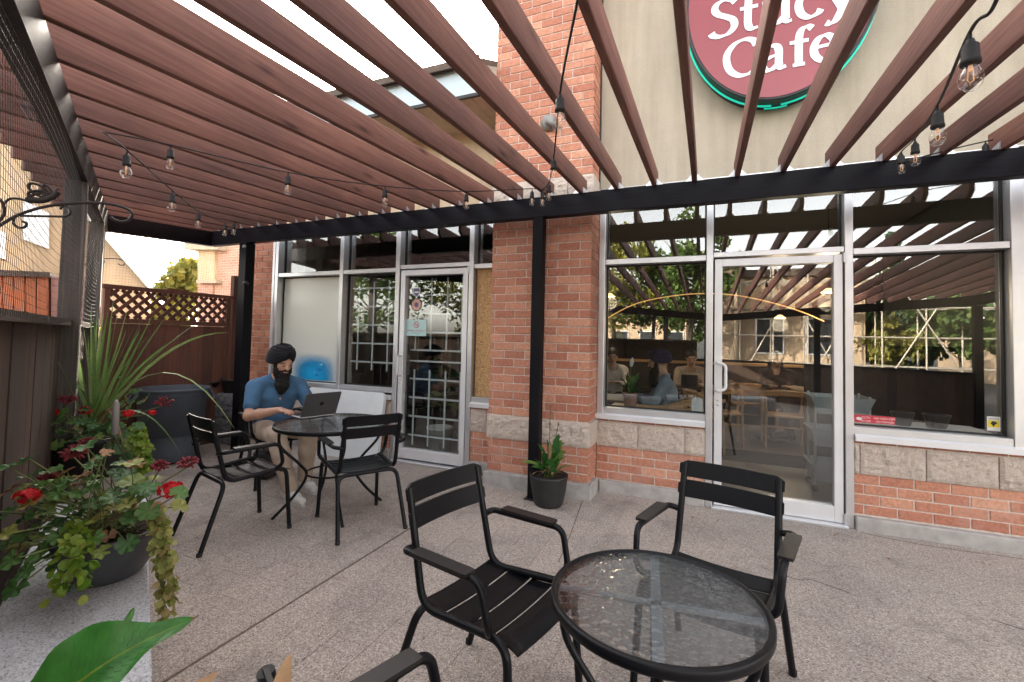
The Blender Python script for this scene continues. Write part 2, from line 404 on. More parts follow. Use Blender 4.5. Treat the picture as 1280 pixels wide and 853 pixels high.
m_leaf('leaf_dry', [(0, (.20, .10, .05)), (1, (.42, .27, .15))], .15, .8)
m_leaf('leaf_lime', [(0, (.11, .22, .02)), (.5, (.20, .33, .035)), (.85, (.30, .38, .06)), (1, (.40, .34, .10))], .35)
m_leaf('leaf_lime_pale', [(0, (.20, .25, .05)), (.5, (.33, .36, .10)), (1, (.47, .38, .17))], .35)
m_leaf('leaf_spike', [(0, (.10, .20, .05)), (.5, (.165, .285, .085)), (1, (.28, .39, .15))], .25, .4)
m_leaf('leaf_canna', [(0, (.04, .19, .03)), (1, (.06, .24, .04))], .35, .35)
m_leaf('leaf_lily', [(0, (.03, .12, .03)), (.6, (.06, .19, .04)), (1, (.16, .26, .06))], .25, .4)
m_leaf('petal_red', [(0, (.50, .005, .012)), (1, (.75, .02, .035))], .3, .6)
m_leaf('bud_dark', [(0, (.13, .012, .02)), (1, (.26, .03, .04))], .15, .7)
m_leaf('leaf_tree', [(0, (.04, .09, .02)), (.5, (.075, .14, .03)), (1, (.14, .19, .04))], .35, .6)
m_leaf('leaf_tree_yellow', [(0, (.14, .16, .03)), (1, (.30, .27, .05))], .35, .6)
m_leaf('leaf_conifer', [(0, (.02, .055, .025)), (1, (.045, .085, .035))], .15, .7)
def m_glass(name, ior=1.55, tint=(.86, .9, .9), boost=1.0, rough=0.0, bmpv=0.0):
    m, t, p = mk(name); t.nodes.remove(p)
    tr = N(t, 'ShaderNodeBsdfTransparent'); tr.inputs[0].default_value = (*tint, 1)
    gl = N(t, 'ShaderNodeBsdfGlossy'); gl.inputs['Roughness'].default_value = rough; gl.inputs[0].default_value = (1, 1, 1, 1)
    # Schlick reflectance, the same from both sides of the pane
    f0 = ((ior - 1) / (ior + 1)) ** 2 * boost
    g = N(t, 'ShaderNodeNewGeometry'); dt = N(t, 'ShaderNodeVectorMath', operation='DOT_PRODUCT'); t.links.new(g.outputs['Incoming'], dt.inputs[0]); t.links.new(g.outputs['Normal'], dt.inputs[1])
    if bmpv:
        v = coords(t, world=True); vo = N(t, 'ShaderNodeTexVoronoi'); vo.feature = 'SMOOTH_F1'; vo.inputs['Scale'].default_value = 55; t.links.new(v, vo.inputs['Vector'])
        b = N(t, 'ShaderNodeBump'); b.inputs['Strength'].default_value = bmpv; b.inputs['Distance'].default_value = .01; t.links.new(vo.outputs['Distance'], b.inputs['Height'])
        t.links.new(b.outputs[0], gl.inputs['Normal']); t.links.new(b.outputs[0], dt.inputs[1])
    ab = N(t, 'ShaderNodeMath', operation='ABSOLUTE'); t.links.new(dt.outputs['Value'], ab.inputs[0])
    su = N(t, 'ShaderNodeMath', operation='SUBTRACT', use_clamp=True); su.inputs[0].default_value = 1; t.links.new(ab.outputs[0], su.inputs[1])
    pw = N(t, 'ShaderNodeMath', operation='POWER'); t.links.new(su.outputs[0], pw.inputs[0]); pw.inputs[1].default_value = 5
    ml = N(t, 'ShaderNodeMath', operation='MULTIPLY_ADD', use_clamp=True); t.links.new(pw.outputs[0], ml.inputs[0]); ml.inputs[1].default_value = 1 - f0; ml.inputs[2].default_value = f0
    thru = tr.outputs[0]
    if bmpv:
        rfr = N(t, 'ShaderNodeBsdfRefraction'); rfr.inputs['IOR'].default_value = 1.25; rfr.inputs['Roughness'].default_value = .02; rfr.inputs[0].default_value = (*tint, 1)
        b2 = N(t, 'ShaderNodeBump'); b2.inputs['Strength'].default_value = .8; b2.inputs['Distance'].default_value = .012; t.links.new(vo.outputs['Distance'], b2.inputs['Height']); t.links.new(b2.outputs[0], rfr.inputs['Normal'])
        m2 = N(t, 'ShaderNodeMixShader'); m2.inputs[0].default_value = .3; t.links.new(tr.outputs[0], m2.inputs[1]); t.links.new(rfr.outputs[0], m2.inputs[2]); thru = m2.outputs[0]
    mx = N(t, 'ShaderNodeMixShader'); t.links.new(ml.outputs[0], mx.inputs[0]); t.links.new(thru, mx.inputs[1]); t.links.new(gl.outputs[0], mx.inputs[2])
    t.links.new(mx.outputs[0], t.nodes['Material Output'].inputs[0])
m_glass('window_glass', 1.6, (.88, .91, .91), 1.9)
m_glass('bulb_glass', 1.5, (.95, .94, .92), 2.2)
m_glass('ripple_glass', 1.5, (.88, .92, .95), 1.9, .12, .35)
def m_frost():
    m, t, p = mk('frosted_film'); p.inputs['Base Color'].default_value = (.86, .87, .80, 1); p.inputs['Roughness'].default_value = .25
    tr = N(t, 'ShaderNodeBsdfTranslucent'); tr.inputs[0].default_value = (.75, .78, .72, 1)
    mx = N(t, 'ShaderNodeMixShader'); mx.inputs[0].default_value = .25
    t.links.new(p.outputs[0], mx.inputs[1]); t.links.new(tr.outputs[0], mx.inputs[2]); t.links.new(mx.outputs[0], t.nodes['Material Output'].inputs[0])
m_frost()
# ================================================================== SETTING
def m_farbrick():
    m, t, p = mk('far_brick'); v = coords(t, world=True)
    cb = N(t, 'ShaderNodeCombineXYZ'); sp_ = N(t, 'ShaderNodeSeparateXYZ'); t.links.new(v, sp_.inputs[0]); t.links.new(sp_.outputs[0], cb.inputs[0]); t.links.new(sp_.outputs[2], cb.inputs[1])
    b = N(t, 'ShaderNodeTexBrick'); b.inputs['Scale'].default_value = 1; b.inputs['Brick Width'].default_value = .22; b.inputs['Row Height'].default_value = .08; b.inputs['Mortar Size'].default_value = .006
    b.inputs['Color1'].default_value = (.36, .19, .145, 1); b.inputs['Color2'].default_value = (.44, .26, .2, 1); b.inputs['Mortar'].default_value = (.5, .42, .36, 1)
    t.links.new(cb.outputs[0], b.inputs['Vector']); t.links.new(b.outputs[0], p.inputs['Base Color']); p.inputs['Roughness'].default_value = .9
m_farbrick()
def m_osb():
    m, t, p = mk('osb_board'); v = coords(t, 1, 1, 1, True)
    vo = N(t, 'ShaderNodeTexVoronoi'); mp = N(t, 'ShaderNodeMapping'); mp.inputs['Scale'].default_value = (42, 42, 14); mp.inputs['Rotation'].default_value = (0, .5, 0)
    nz = N(t, 'ShaderNodeTexNoise'); nz.inputs['Scale'].default_value = 9; t.links.new(v, nz.inputs['Vector'])
    va = N(t, 'ShaderNodeVectorMath', operation='SCALE'); t.links.new(nz.outputs['Color'], va.inputs[0]); va.inputs['Scale'].default_value = .16
    vb = N(t, 'ShaderNodeVectorMath', operation='ADD'); t.links.new(va.outputs[0], vb.inputs[0]); t.links.new(v, vb.inputs[1])
    t.links.new(vb.outputs[0], mp.inputs[0]); t.links.new(mp.outputs[0], vo.inputs['Vector'])
    sep = N(t, 'ShaderNodeSeparateColor'); t.links.new(vo.outputs['Color'], sep.inputs[0])
    r = ramp(t, sep.outputs[0], [(0, (.22, .10, .035)), (.3, (.42, .23, .09)), (.7, (.58, .36, .16)), (1, (.70, .50, .27))])
    t.links.new(r.outputs[0], p.inputs['Base Color']); p.inputs['Roughness'].default_value = .75; bump(t, p, vo.outputs['Distance'], .3, .004)
m_osb()
tag(MB().add([(-400, -400, -.12), (400, -400, -.12), (400, 400, -.12), (-400, 400, -.12)], [(0, 1, 2, 3)]).build('ground', 'asphalt'), kind='structure')
patio = MB()
patio.box(-7.2, 5.2, -5.6, 4.6, -.11, -.0025)
patio = tag(patio.build('patio_floor', 'aggregate'), kind='structure')
# pavers: running bond between the control joints (X = -2.02 is the wide straight joint seen in the photo)
def paver_mesh(w, l, g):
    return MB().cbox(-w / 2 + g / 2, w / 2 - g / 2, -l / 2 + g / 2, l / 2 - g / 2, -.03, 0, .002).mesh('paver', 'aggregate')
PV = {}
def add_strip(x0, x1, y0, y1, out):
    n = max(1, round((x1 - x0) / .2)); w = (x1 - x0) / n
    for i in range(n):
        L = .4; off = (.2 if i % 2 else 0) + random.uniform(-.01, .01); y = y0 - off
        while y < y1 - .02:
            a, b = max(y, y0), min(y + L, y1)
            if b - a > .05: out.append((x0 + (i + .5) * w, (a + b) / 2, w, b - a))
            y += L
pl = []
add_strip(-5.3, -2.028, .55, 4.08, pl); add_strip(-2.012, -.42, .55, 4.06, pl)
pl2 = []
for (x, y, w_, l_) in pl:
    if .476 * x + .879 * y < .05: continue
    px, py, d = proj((x, y, 0)); vis = (-60 < px < 1340 and py < 920 and d > 0)
    if vis: pl2.append(((w_ * l_) / d ** 3, x, y, w_, l_))
pl2.sort(reverse=True)
rest = MB()
for i, (a, x, y, w_, l_) in enumerate(pl2):
    g = random.choice([.0015, .002, .003, .004, .006])
    z = random.uniform(-.0006, .0008)
    if i < 300:
        key = (round(w_, 3), round(l_, 2), g)
        if key not in PV: PV[key] = paver_mesh(key[0], key[1], g)
        put('paver', PV[key], patio, (x, y, z), (0, 0, random.uniform(-.004, .004)))
    else: rest.box(x - w_ / 2 + g / 2, x + w_ / 2 - g / 2, y - l_ / 2 + g / 2, y + l_ / 2 - g / 2, -.03, z)
if rest.v: tag(rest.build('far_pavers', 'aggregate', patio), kind='stuff')
MB().box(-2.027, -2.013, .3, 4.08, -.02, -.0015).build('control_joint', 'joint_dirt', patio)
# crack line from the pillar corner
MB().tube([(-1.0, 4.08, -.002), (-.95, 3.7, -.002), (-.90, 3.3, -.002), (-.86, 2.9, -.002)], .005, 5).build('crack', 'joint_dirt', patio)

def crack(pts, r=.0022):
    P = smooth_path([(x, y, -.0012) for x, y in pts], 3); P = [p + Vector((random.uniform(-.006, .006), random.uniform(-.006, .006), 0)) for p in P]
    MB().tube(P, [r * random.uniform(.5, 1.2) for _ in P], 5).build('crack', 'joint_dirt', patio)
crack([(1.1, 4.38), (1.5, 4.30), (2.1, 4.33), (2.8, 4.36)]); crack([(.35, 3.4), (.52, 3.32), (.60, 3.36), (.78, 3.28)]); crack([(.9, 2.6), (1.05, 2.45), (1.3, 2.42)]); crack([(1.4, 3.3), (1.7, 3.1), (1.75, 2.8)])
# ================================================================== CAFE BUILDING
YF = 4.555          # glass plane of the shop front
cafe = thing('cafe_building', 'brick and stucco cafe building with tall aluminium shop windows and two glass doors', 'building', (0, 0, 0))
BW, BH, JT = .214, .079, .010
bricks = []        # (x0,x1,y0,y1,z0,z1,parentkey)
def lay(x0, x1, yface, z0, ncourse, par, hb=BH, corner=None, start=0, depth=.09):
    """front-face bricks, running bond, anchored on the right edge x1"""
    for c in range(ncourse):
        z = z0 + c * hb; odd = (c + start) % 2
        x = x1 - (0.102 + JT if odd else 0)
        if odd: bricks.append((x1 - .102, x1, yface, yface + (BW - JT if corner else depth), z, z + hb - JT, par))
        elif corner: bricks.append((x1 - BW + JT, x1, yface, yface + .102, z, z + hb - JT, par)); x = x1 - BW
        while x > x0 + .03:
            a = max(x0, x - BW + JT); bricks.append((a, x, yface, yface + depth, z, z + hb - JT, par)); x -= BW
        if corner:      # return face on the right hand side
            y = yface + (BW if odd else .112); yend = corner
            while y < yend - .03:
                b = min(yend, y + BW - JT); bricks.append((x1 - .09, x1, y, b, z, z + hb - JT, par)); y += BW
blocks = []
def lay_blocks(x0, x1, y, z0, z1, par, L=.412, off=0.0, depth=.1, corner=None):
    x = x1 - off if off else x1
    if off: blocks.append((x1 - off + JT, x1, y, y + depth, z0, z1, par))
    while x > x0 + .02:
        a = max(x0, x - L + JT); blocks.append((a, x, y, y + depth, z0, z1, par)); x -= L
PX0, PX1, PY = -1.972, -.968, 4.14
parts = {}
def core(name, x0, x1, y0, y1, z0, z1, mat='mortar'):
    o = MB().box(x0, x1, y0, y1, z0, z1).build(name, mat, cafe); parts[name] = o; return o
# --- brick pillar
core('brick_pillar', PX0 + .007, PX1 - .007, PY + .007, 5.0, -.1, 6.6)
lay(PX0, PX1, PY, .142, 4, 'brick_pillar', corner=4.5)
lay_blocks(PX0 - .012, PX1 + .012, PY - .012, .458, .676, 'brick_pillar', L=.52, depth=.12)
blocks.append((PX1 - .09, PX1 + .010, PY + .112, 4.5, .458, .676, 'brick_pillar'))
lay(PX0, PX1, PY, .686, 26, 'brick_pillar', corner=4.5, start=1)
lay_blocks(PX0 - .012, PX1 + .012, PY - .012, 2.74, 2.96, 'brick_pillar', L=.52, off=.25, depth=.12)
blocks.append((PX1 - .09, PX1 + .010, PY + .112, 4.5, 2.74, 2.96, 'brick_pillar'))
lay(PX0, PX1, PY, 2.97, 32, 'brick_pillar', corner=4.5)
# --- panels under the windows
def panel(name, x0, x1, base_y):
    core(name, x0, x1, base_y + .006, base_y + .25, -.1, .70)
    lay(x0, x1, base_y, .114, 4, name)
    lay_blocks(x0, x1, base_y - .008, .424, .652, name, off=.17)
    bricks_row = x1
    while bricks_row > x0 + .02:
        a = max(x0, bricks_row - BW + JT); bricks.append((a, bricks_row, base_y, base_y + .09, .662, .70, name)); bricks_row -= BW
panel('window_wall', -.962, .0, 4.46); panel('corner_wall', 1.09, 5.0, 4.46)
panel('narrow_wall', -2.335, -1.978, 4.46); panel('far_window_wall', -5.39, -3.38, 4.46)
# --- brick pier left of the shop front
core('brick_pier', -6.05, -5.40, 4.467, 5.0, -.1, 3.7)
lay(-6.05, -5.395, 4.46, .04, 46, 'brick_pier')
# --- concrete plinths
def plinth(x0, x1, y, z1=.105):
    o = MB().cbox(x0, x1, y, y + .3, -.1, z1, .008).build('plinth', 'concrete', cafe)
plinth(PX0 - .03, PX1 + .035, PY - .035, .132); plinth(-.93, .0, 4.425); plinth(1.09, 5.0, 4.405, .10); plinth(-2.335, -2.005, 4.43); plinth(-5.39, -3.38, 4.43, .10)
# brick and block objects: the 300 that show largest are single bricks
def area(b):
    x0, x1, y0, y1, z0, z1, par = b
    c = ((x0 + x1) / 2, y0, (z0 + z1) / 2); px, py, d = proj(c)
    if d < .2 or px < -30 or px > 1310 or py < -30 or py > 880: return 0
    a = (x1 - x0) * abs(y0) / d + (y1 - y0) * abs(x1) / d * (1 if x1 < 0 else 0)
    return a * (z1 - z0) / d ** 2
bricks.sort(key=area, reverse=True)
BM = {}; rest = {}
for i, b in enumerate(bricks):
    x0, x1, y0, y1, z0, z1, par = b
    jx = random.uniform(-.0015, .0015)
    if i < 300:
        key = (round(x1 - x0, 3), round(y1 - y0, 3), round(z1 - z0, 3))
        if key not in BM: BM[key] = MB().cbox(-key[0] / 2, key[0] / 2, -key[1] / 2, key[1] / 2, -key[2] / 2, key[2] / 2, .003).mesh('brick', 'brick')
        put('brick', BM[key], parts[par], ((x0 + x1) / 2, (y0 + y1) / 2 + jx, (z0 + z1) / 2))
    else: rest.setdefault(par, MB()).box(x0, x1, y0 + jx, y1, z0, z1)
for par, mb in rest.items(): tag(mb.build('brick_field', 'brick', parts[par]), kind='stuff')
# split-face blocks: rough displaced fronts
def block_mesh(w_, d, h_):
    bm = bmesh.new(); nx = max(4, int(w_ / .022)); nz = max(6, int(h_ / .022)); mb = MB(); vs = []; fs = []
    ph = random.uniform(0, 50)
    from mathutils import noise as mn
    for k in range(nz + 1):
        for i in range(nx + 1):
            u, v = i / nx, k / nz; e = min(u, 1 - u) * nx, min(v, 1 - v) * nz
            edge = min(1, min(e) / 1.2)
            q = Vector((u * w_ * 16 + ph, v * h_ * 16, ph)); dsp = (mn.noise(q) * .6 + mn.noise(q * 2.3) * .6) * .020 + .009
            vs.append((-w_ / 2 + u * w_, -d / 2 - dsp * edge, -h_ / 2 + v * h_))
    for k in range(nz):
        for i in range(nx):
            a = k * (nx + 1) + i; fs.append((a, a + 1, a + nx + 2, a + nx + 1))
    mb.add(vs, fs, False)
    mb.add([(-w_ / 2, -d / 2, -h_ / 2), (w_ / 2, -d / 2, -h_ / 2), (w_ / 2, d / 2, -h_ / 2), (-w_ / 2, d / 2, -h_ / 2), (-w_ / 2, -d / 2, h_ / 2), (w_ / 2, -d / 2, h_ / 2), (w_ / 2, d / 2, h_ / 2), (-w_ / 2, d / 2, h_ / 2)],
           [(0, 3, 2, 1), (4, 5, 6, 7), (1, 2, 6, 5), (3, 0, 4, 7)])
    bm.free(); return mb
def side_block(w_, d, h_):       # block whose rough face is its right (+X) side
    mb = block_mesh(d, w_, h_); mb.v = [(-y, x, z) for (x, y, z) in mb.v]; return mb
for (x0, x1, y0, y1, z0, z1, par) in blocks:
    w_, d, h_ = x1 - x0, y1 - y0, z1 - z0
    mb = side_block(w_, d, h_) if d > .25 else block_mesh(w_, d, h_)
    mb.build('stone_block', 'split_block', parts[par], ((x0 + x1) / 2, (y0 + y1) / 2, (z0 + z1) / 2))

# --- upper walls
st = MB(); st.box(-.965, 9, 4.43, 4.75, 2.90, 6.6); st.build('stucco_wall', 'stucco', cafe)
MB().box(-.955, 9, 4.415, 4.47, 2.872, 2.898).build('drip_flashing', 'aluminium', cafe)
MB().tube([(-.958, 4.40, 2.9), (-.958, 4.40, 6.5)], .008, 6).build('cable', 'black_paint', cafe)
MB().tube([(-.95, 4.40, 2.885), (.3, 4.40, 2.88), (2.6, 4.40, 2.885)], .006, 6).build('cable', 'black_paint', cafe)
MB().box(-6.05, PX0, 4.55, 4.8, 2.90, 3.80).build('stucco_wall', 'stucco_tan', cafe)
MB().box(2.14, 2.62, 4.47, 4.6, .70, 2.87).build('metal_panel', 'alu_white', cafe)
# --- eave of the lower wing: soffit panels, fascia, gutter, sloping roof
x = -1.985; 
while x > -6.6:
    MB().cbox(x - .142, x, 3.87, 4.56, 3.767, 3.785, .003).build('soffit_panel', 'soffit', cafe); x -= .147
    if random.random() < .33: x -= .02
MB().box(-6.6, -1.98, 3.872, 4.56, 3.786, 3.80).build('soffit_backing', 'interior_dark', cafe)
MB().box(-6.6, -1.98, 3.835, 3.868, 3.745, 3.775).build('fascia_trim', 'black_paint', cafe)
MB().box(-6.6, -1.98, 3.84, 3.865, 3.776, 4.05).build('fascia', 'fascia_blue', cafe)
MB().box(-6.65, -1.98, 3.77, 3.86, 4.055, 4.075).box(-6.65, -1.98, 3.755, 3.775, 4.02, 4.09).build('gutter', 'roof_brown', cafe)
roof = MB(); roof.add([(-6.65, 3.80, 4.08), (-1.98, 3.80, 4.08), (-1.98, 9.0, 6.6), (-6.65, 9.0, 6.6), (-6.65, 3.80, 4.02), (-1.98, 3.80, 4.02), (-1.98, 9.0, 6.5), (-6.65, 9.0, 6.5)],
                      [(0, 1, 2, 3), (7, 6, 5, 4), (0, 4, 5, 1), (1, 5, 6, 2), (3, 2, 6, 7), (0, 3, 7, 4)])
roof.build('roof', 'roof_brown', cafe)
MB().add([(-6.05, 4.8, 3.79), (-6.05, 9, 3.79), (-6.05, 9, 6.4), (-6.05, 4.8, 4.5), (-6.15, 4.8, 3.79), (-6.15, 9, 3.79), (-6.15, 9, 6.4), (-6.15, 4.8, 4.5)],
         [(0, 1, 2, 3), (7, 6, 5, 4), (0, 3, 7, 4), (1, 5, 6, 2), (3, 2, 6, 7), (0, 4, 5, 1)]).build('gable_wall', 'stucco_tan', cafe)
MB().box(-6.05, -5.9, 4.9, 12, -.1, 3.79).build('side_wall', 'stucco_tan', cafe)
MB().box(8.8, 9, 4.8, 12, -.1, 6.6).box(-6.0, 9, 12, 12.2, -.1, 6.6).build('rear_wall', 'stucco_tan', cafe)
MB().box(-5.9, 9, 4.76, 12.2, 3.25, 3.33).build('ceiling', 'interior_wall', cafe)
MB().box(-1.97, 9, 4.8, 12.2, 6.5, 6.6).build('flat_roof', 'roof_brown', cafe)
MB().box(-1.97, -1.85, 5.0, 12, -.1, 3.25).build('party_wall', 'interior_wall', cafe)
MB().box(5.0, 8.8, 4.46, 4.7, -.1, 2.90).build('brick_return', 'brick', cafe)

# --- shop-front frames
def vbar(x0, x1, z0, z1, y0=4.445, y1=4.61, name='mullion', mat='aluminium'):
    mb = MB().cbox(x0, x1, y0, y1, z0, z1, .003); return mb.build(name, mat, cafe)
def hbar(x0, x1, z0, z1, y0=4.452, y1=4.605, name='transom', mat='aluminium'):
    return MB().cbox(x0, x1, y0, y1, z0, z1, .003).build(name, mat, cafe)
def window(x0, x1, z0, z1, mat='window_glass', y=YF, bead=True):
    """rubber gasket frame with its pane"""
    g = .012; f = MB()
    for (a, b, c, d) in ((x0, x1, z0, z0 + g), (x0, x1, z1 - g, z1), (x0, x0 + g, z0 + g, z1 - g), (x1 - g, x1, z0 + g, z1 - g)): f.box(a, b, y - .016, y + .016, c, d)
    f = f.build('window', 'rubber', cafe)
    MB().box(x0 + g, x1 - g, y - .003, y + .003, z0 + g, z1 - g).build('pane', mat, f)
    return f
TOPZ = 2.87
# right-hand front
vbar(-.962, -.905, .70, TOPZ, 4.44, 4.55); vbar(-.985, -.965, .70, TOPZ, 4.455, 4.55, 'frame_trim', 'alu_white')
vbar(.002, .058, -.02, TOPZ); vbar(1.032, 1.088, -.02, TOPZ); vbar(2.035, 2.105, .70, TOPZ)
vbar(2.107, 2.138, .70, TOPZ, 4.46, 4.55, 'frame_trim', 'alu_white')
for (a, b) in ((-.903, 0), (1.09, 2.033)):
    hbar(a, b, .735, .79); hbar(a, b, 2.165, 2.215); hbar(a, b, 2.82, TOPZ)
    window(a, b, .79, 2.165); window(a, b, 2.215, 2.82)
hbar(.06, 1.03, 2.19, 2.235); hbar(.06, 1.03, 2.82, TOPZ); window(.06, 1.03, 2.235, 2.82)
def sill(x0, x1):
    MB().add([(x0, 4.41, .685), (x1, 4.41, .685), (x1, 4.41, .725), (x0, 4.41, .725), (x0, 4.452, .737), (x1, 4.452, .737), (x0, 4.452, .685), (x1, 4.452, .685)],
             [(0, 1, 2, 3), (3, 2, 5, 4), (0, 6, 7, 1), (0, 3, 4, 6), (1, 7, 5, 2), (6, 4, 5, 7)]).build('sill', 'alu_white', cafe)
sill(-.985, .0); sill(1.09, 2.64); hbar(2.14, 2.64, .737, .79, 4.44, 4.47, 'frame_trim', 'alu_white')
# left-hand front
vbar(-5.39, -5.345, .70, TOPZ, 4.44, 4.55, 'frame_trim', 'alu_white'); vbar(-5.343, -5.29, .70, TOPZ)
vbar(-4.225, -4.17, .70, TOPZ); vbar(-3.375, -3.315, -.02, TOPZ); vbar(-2.395, -2.338, -.02, TOPZ)
for (a, b) in ((-5.288, -4.227), (-4.168, -3.377)):
    hbar(a, b, .76, .815); hbar(a, b, 2.185, 2.235); hbar(a, b, 2.82, TOPZ); window(a, b, 2.235, 2.82)
window(-5.288, -4.227, .815, 2.185, 'frosted_film'); window(-4.168, -3.377, .815, 2.185)
hbar(-3.313, -2.397, 2.215, 2.262); hbar(-3.313, -2.397, 2.82, TOPZ); window(-3.313, -2.397, 2.262, 2.82)
hbar(-2.336, -1.975, .735, .79); hbar(-2.336, -1.975, 2.185, 2.235); hbar(-2.336, -1.975, 2.82, TOPZ); window(-2.336, -1.975, 2.235, 2.82)
MB().box(-2.325, -1.975, 4.515, 4.53, .792, 2.183).build('boarded_window', 'osb_board', cafe)
sill(-5.39, -3.38); sill(-2.336, -1.978)
# --- doors
def door(x0, x1, ztop, handle_side, bars=False):
    y0, y1 = 4.455, 4.525; st_ = .062
    zb = .02 if not bars else .03
    f = MB(); f.cbox(x0, x0 + st_, y0, y1, zb, ztop, .003); f.cbox(x1 - st_, x1, y0, y1, zb, ztop, .003)
    f.cbox(x0 + st_, x1 - st_, y0 + .001, y1 - .001, ztop - .065, ztop, .003); f.cbox(x0 + st_, x1 - st_, y0 + .001, y1 - .001, zb, .145, .003)
    d = f.build('door', 'alu_white', cafe)
    MB().box(x0 + st_ - .004, x1 - st_ + .004, 4.502, 4.508, .141, ztop - .061).build('pane', 'window_glass', d)
    hx = x0 + .035 if handle_side < 0 else x1 - .035
    s = 1 if handle_side < 0 else -1
    if not bars: pth = fillet([(hx - .012, y0 + .002, 1.26), (hx - .012, y0 - .055, 1.26), (hx + s * .055, y0 - .055, 1.24), (hx + s * .055, y0 - .055, 1.03), (hx - .012, y0 - .055, 1.01), (hx - .012, y0 + .002, 1.01)], .03)
    else: pth = fillet([(hx, y0 + .002, 1.20), (hx, y0 - .06, 1.20), (hx, y0 - .06, .98), (hx, y0 + .002, .98)], .025)
    MB().tube(pth, .0125, 10).build('handle', 'white_paint', d)
    for z in (.93, .89): MB().lathe([(0, 0), (.011, 0), (.011, .006), (0, .006)], 12).build('lock', 'galvanised', d).matrix_local = Matrix.Translation((hx - .005, y0, z)) @ Matrix.Rotation(PI / 2, 4, 'X')
    hz = x1 + .008 if handle_side < 0 else x0 - .008
    for z in (.06, ztop - .03): MB().tube([(hz, y0 - .008, z - .04), (hz, y0 - .008, z + .04)], .013, 10).build('pivot', 'aluminium', d)
    MB().cbox(x0 - .02, x1 + .02, y0 - .07, y1 + .06, -.004, .018, .004).build('threshold', 'aluminium', d)
    return d
d1 = door(.072, 1.02, 2.172, -1)
d2 = door(-3.30, -2.41, 2.20, -1, True)
# white security bars inside the left door and window
def bars(parent, x0, x1, zs, xs, zsplit=None, y=4.61):
    r = .0095
    for z in zs: MB().box(x0, x1, y - r, y + r, z - r, z + r).build('security_bar', 'white_paint', parent)
    for x in xs:
        for (a, b) in zsplit: MB().box(x - r, x + r, y - r - .009, y - r - .001, a, b).build('security_bar', 'white_paint', parent)
bars(d2, -3.24, -2.47, [.27, .49, .71, .93, 1.14, 1.27, 1.48, 1.70, 1.92], [-3.17, -2.96, -2.745, -2.55], [(.16, 1.04), (1.27, 2.12)])
fw = window(-4.168, -3.377, .80, .816)
bars(fw, -4.14, -3.40, [1.10, 1.33, 1.56, 1.79, 2.02], [-4.03, -3.80, -3.57], [(1.0, 2.1)])
# --- wall lamp on the pillar
wl = MB().lathe([(0, 0), (.075, 0), (.08, .03), (.055, .07), (0, .085)], 20).build('wall_lamp', 'lamp_grey', cafe)
wl.matrix_local = Matrix.Translation((-1.40, 4.14, 3.50)) @ Matrix.Rotation(PI / 2, 4, 'X')
MB().tube(smooth_path([(0, 0, .05), (.03, -.02, .09), (.07, -.05, .10), (.09, -.07, .06)]), .03, 10).build('lamp_arm', 'lamp_grey', wl)
# ================================================================== PERGOLA
perg = thing('pergola', 'pergola of brown stained rafters on black beams over the patio', 'pergola', (0, 0, 0))
BZ0, BZ1 = 2.534, 2.720
SLOPE = .05
def zt(y): return BZ1 - SLOPE * (3.95 - y)      # rafters fall gently away from the building
BEAM = [(-5.93, 2.84), (-1.80, .605), (-2.6, -2.7), (.36, -5.3), (4.6, -2.0)]
MB().cbox(-5.90, 5.0, 3.905, 3.995, BZ0, BZ1, .004).build('beam', 'beam_black', perg)
def beamseg(a, b, mat='beam_black_d', z0=BZ0, z1=BZ1, wd=.09):
    a = Vector((*a, zt(a[1]) - .095)); b = Vector((*b, zt(b[1]) - .095))
    MB().bar(a, b, wd, z1 - z0).build('beam', mat, perg)
off = -.045
beamseg((-5.93 + off * .476, 2.84 + off * .879), (-1.80 + off * .476, .605 + off * .879))
beamseg((-5.945, 2.80), (-5.88, 3.95), 'beam_black', BZ0 + .003, BZ1 - .003)
for i in range(1, 4): beamseg(BEAM[i], BEAM[i + 1], 'beam_black', BZ0 + .004, BZ1 - .004)
beamseg((4.6, -2.0), (4.96, 3.95), 'beam_black', BZ0 + .006, BZ1 - .006)
def post(x, y, s=.095, mat='post_black', z1=BZ0, rz=0.0, name='post'):
    return MB().cbox(-s / 2, s / 2, -s / 2, s / 2, -.02, z1, .004).build(name, mat, perg, (x, y, 0), rz)
post(-1.41, 3.95, .098); post(-5.24, 3.95, .125)
MB().cbox(-.075, .075, -.075, .075, 0, .012, .003).build('post_base', 'black_paint', perg, (-1.41, 3.95, 0))
ang = math.atan2(-.476, .879)
for s_ in (2.30, .55):
    post(-5.93 + .879 * s_ - .025, 2.84 - .476 * s_ - .05, .112, 'post_grey', zt(2.84 - .476 * s_) - .19, ang)
for p in ((-2.3, -1.0), (-2.55, -2.75), (-1.0, -4.1), (.36, -5.3), (2.4, -3.7), (4.6, -2.0)): post(*p, .12, z1=zt(p[1]) - .19)
MB().ell((0, 0, 0), .03, .02, .022).build('post_lamp', 'lamp_grey', perg, (-5.20, 3.878, 2.48))
MB().tube([(0, 0, 0), (.07, -.05, 0)], .012, 8).ell((.09, -.065, 0), .035, .035, .03).build('camera_dome', 'black_paint', perg, (-5.18, 3.90, 2.02))
def rear_y(x):
    if x < -1.80: return (-.325 - .476 * x) / .879 - .48
    for (a, b) in ((BEAM[2], BEAM[3]), (BEAM[3], BEAM[4])):
        if a[0] <= x <= b[0]: return a[1] + (b[1] - a[1]) * (x - a[0]) / (b[0] - a[0]) - .35
    return -2
RX = [1.765 - .3092 * i for i in range(-9, 26)]
RD = .150
tie = MB()      # galvanised hurricane tie
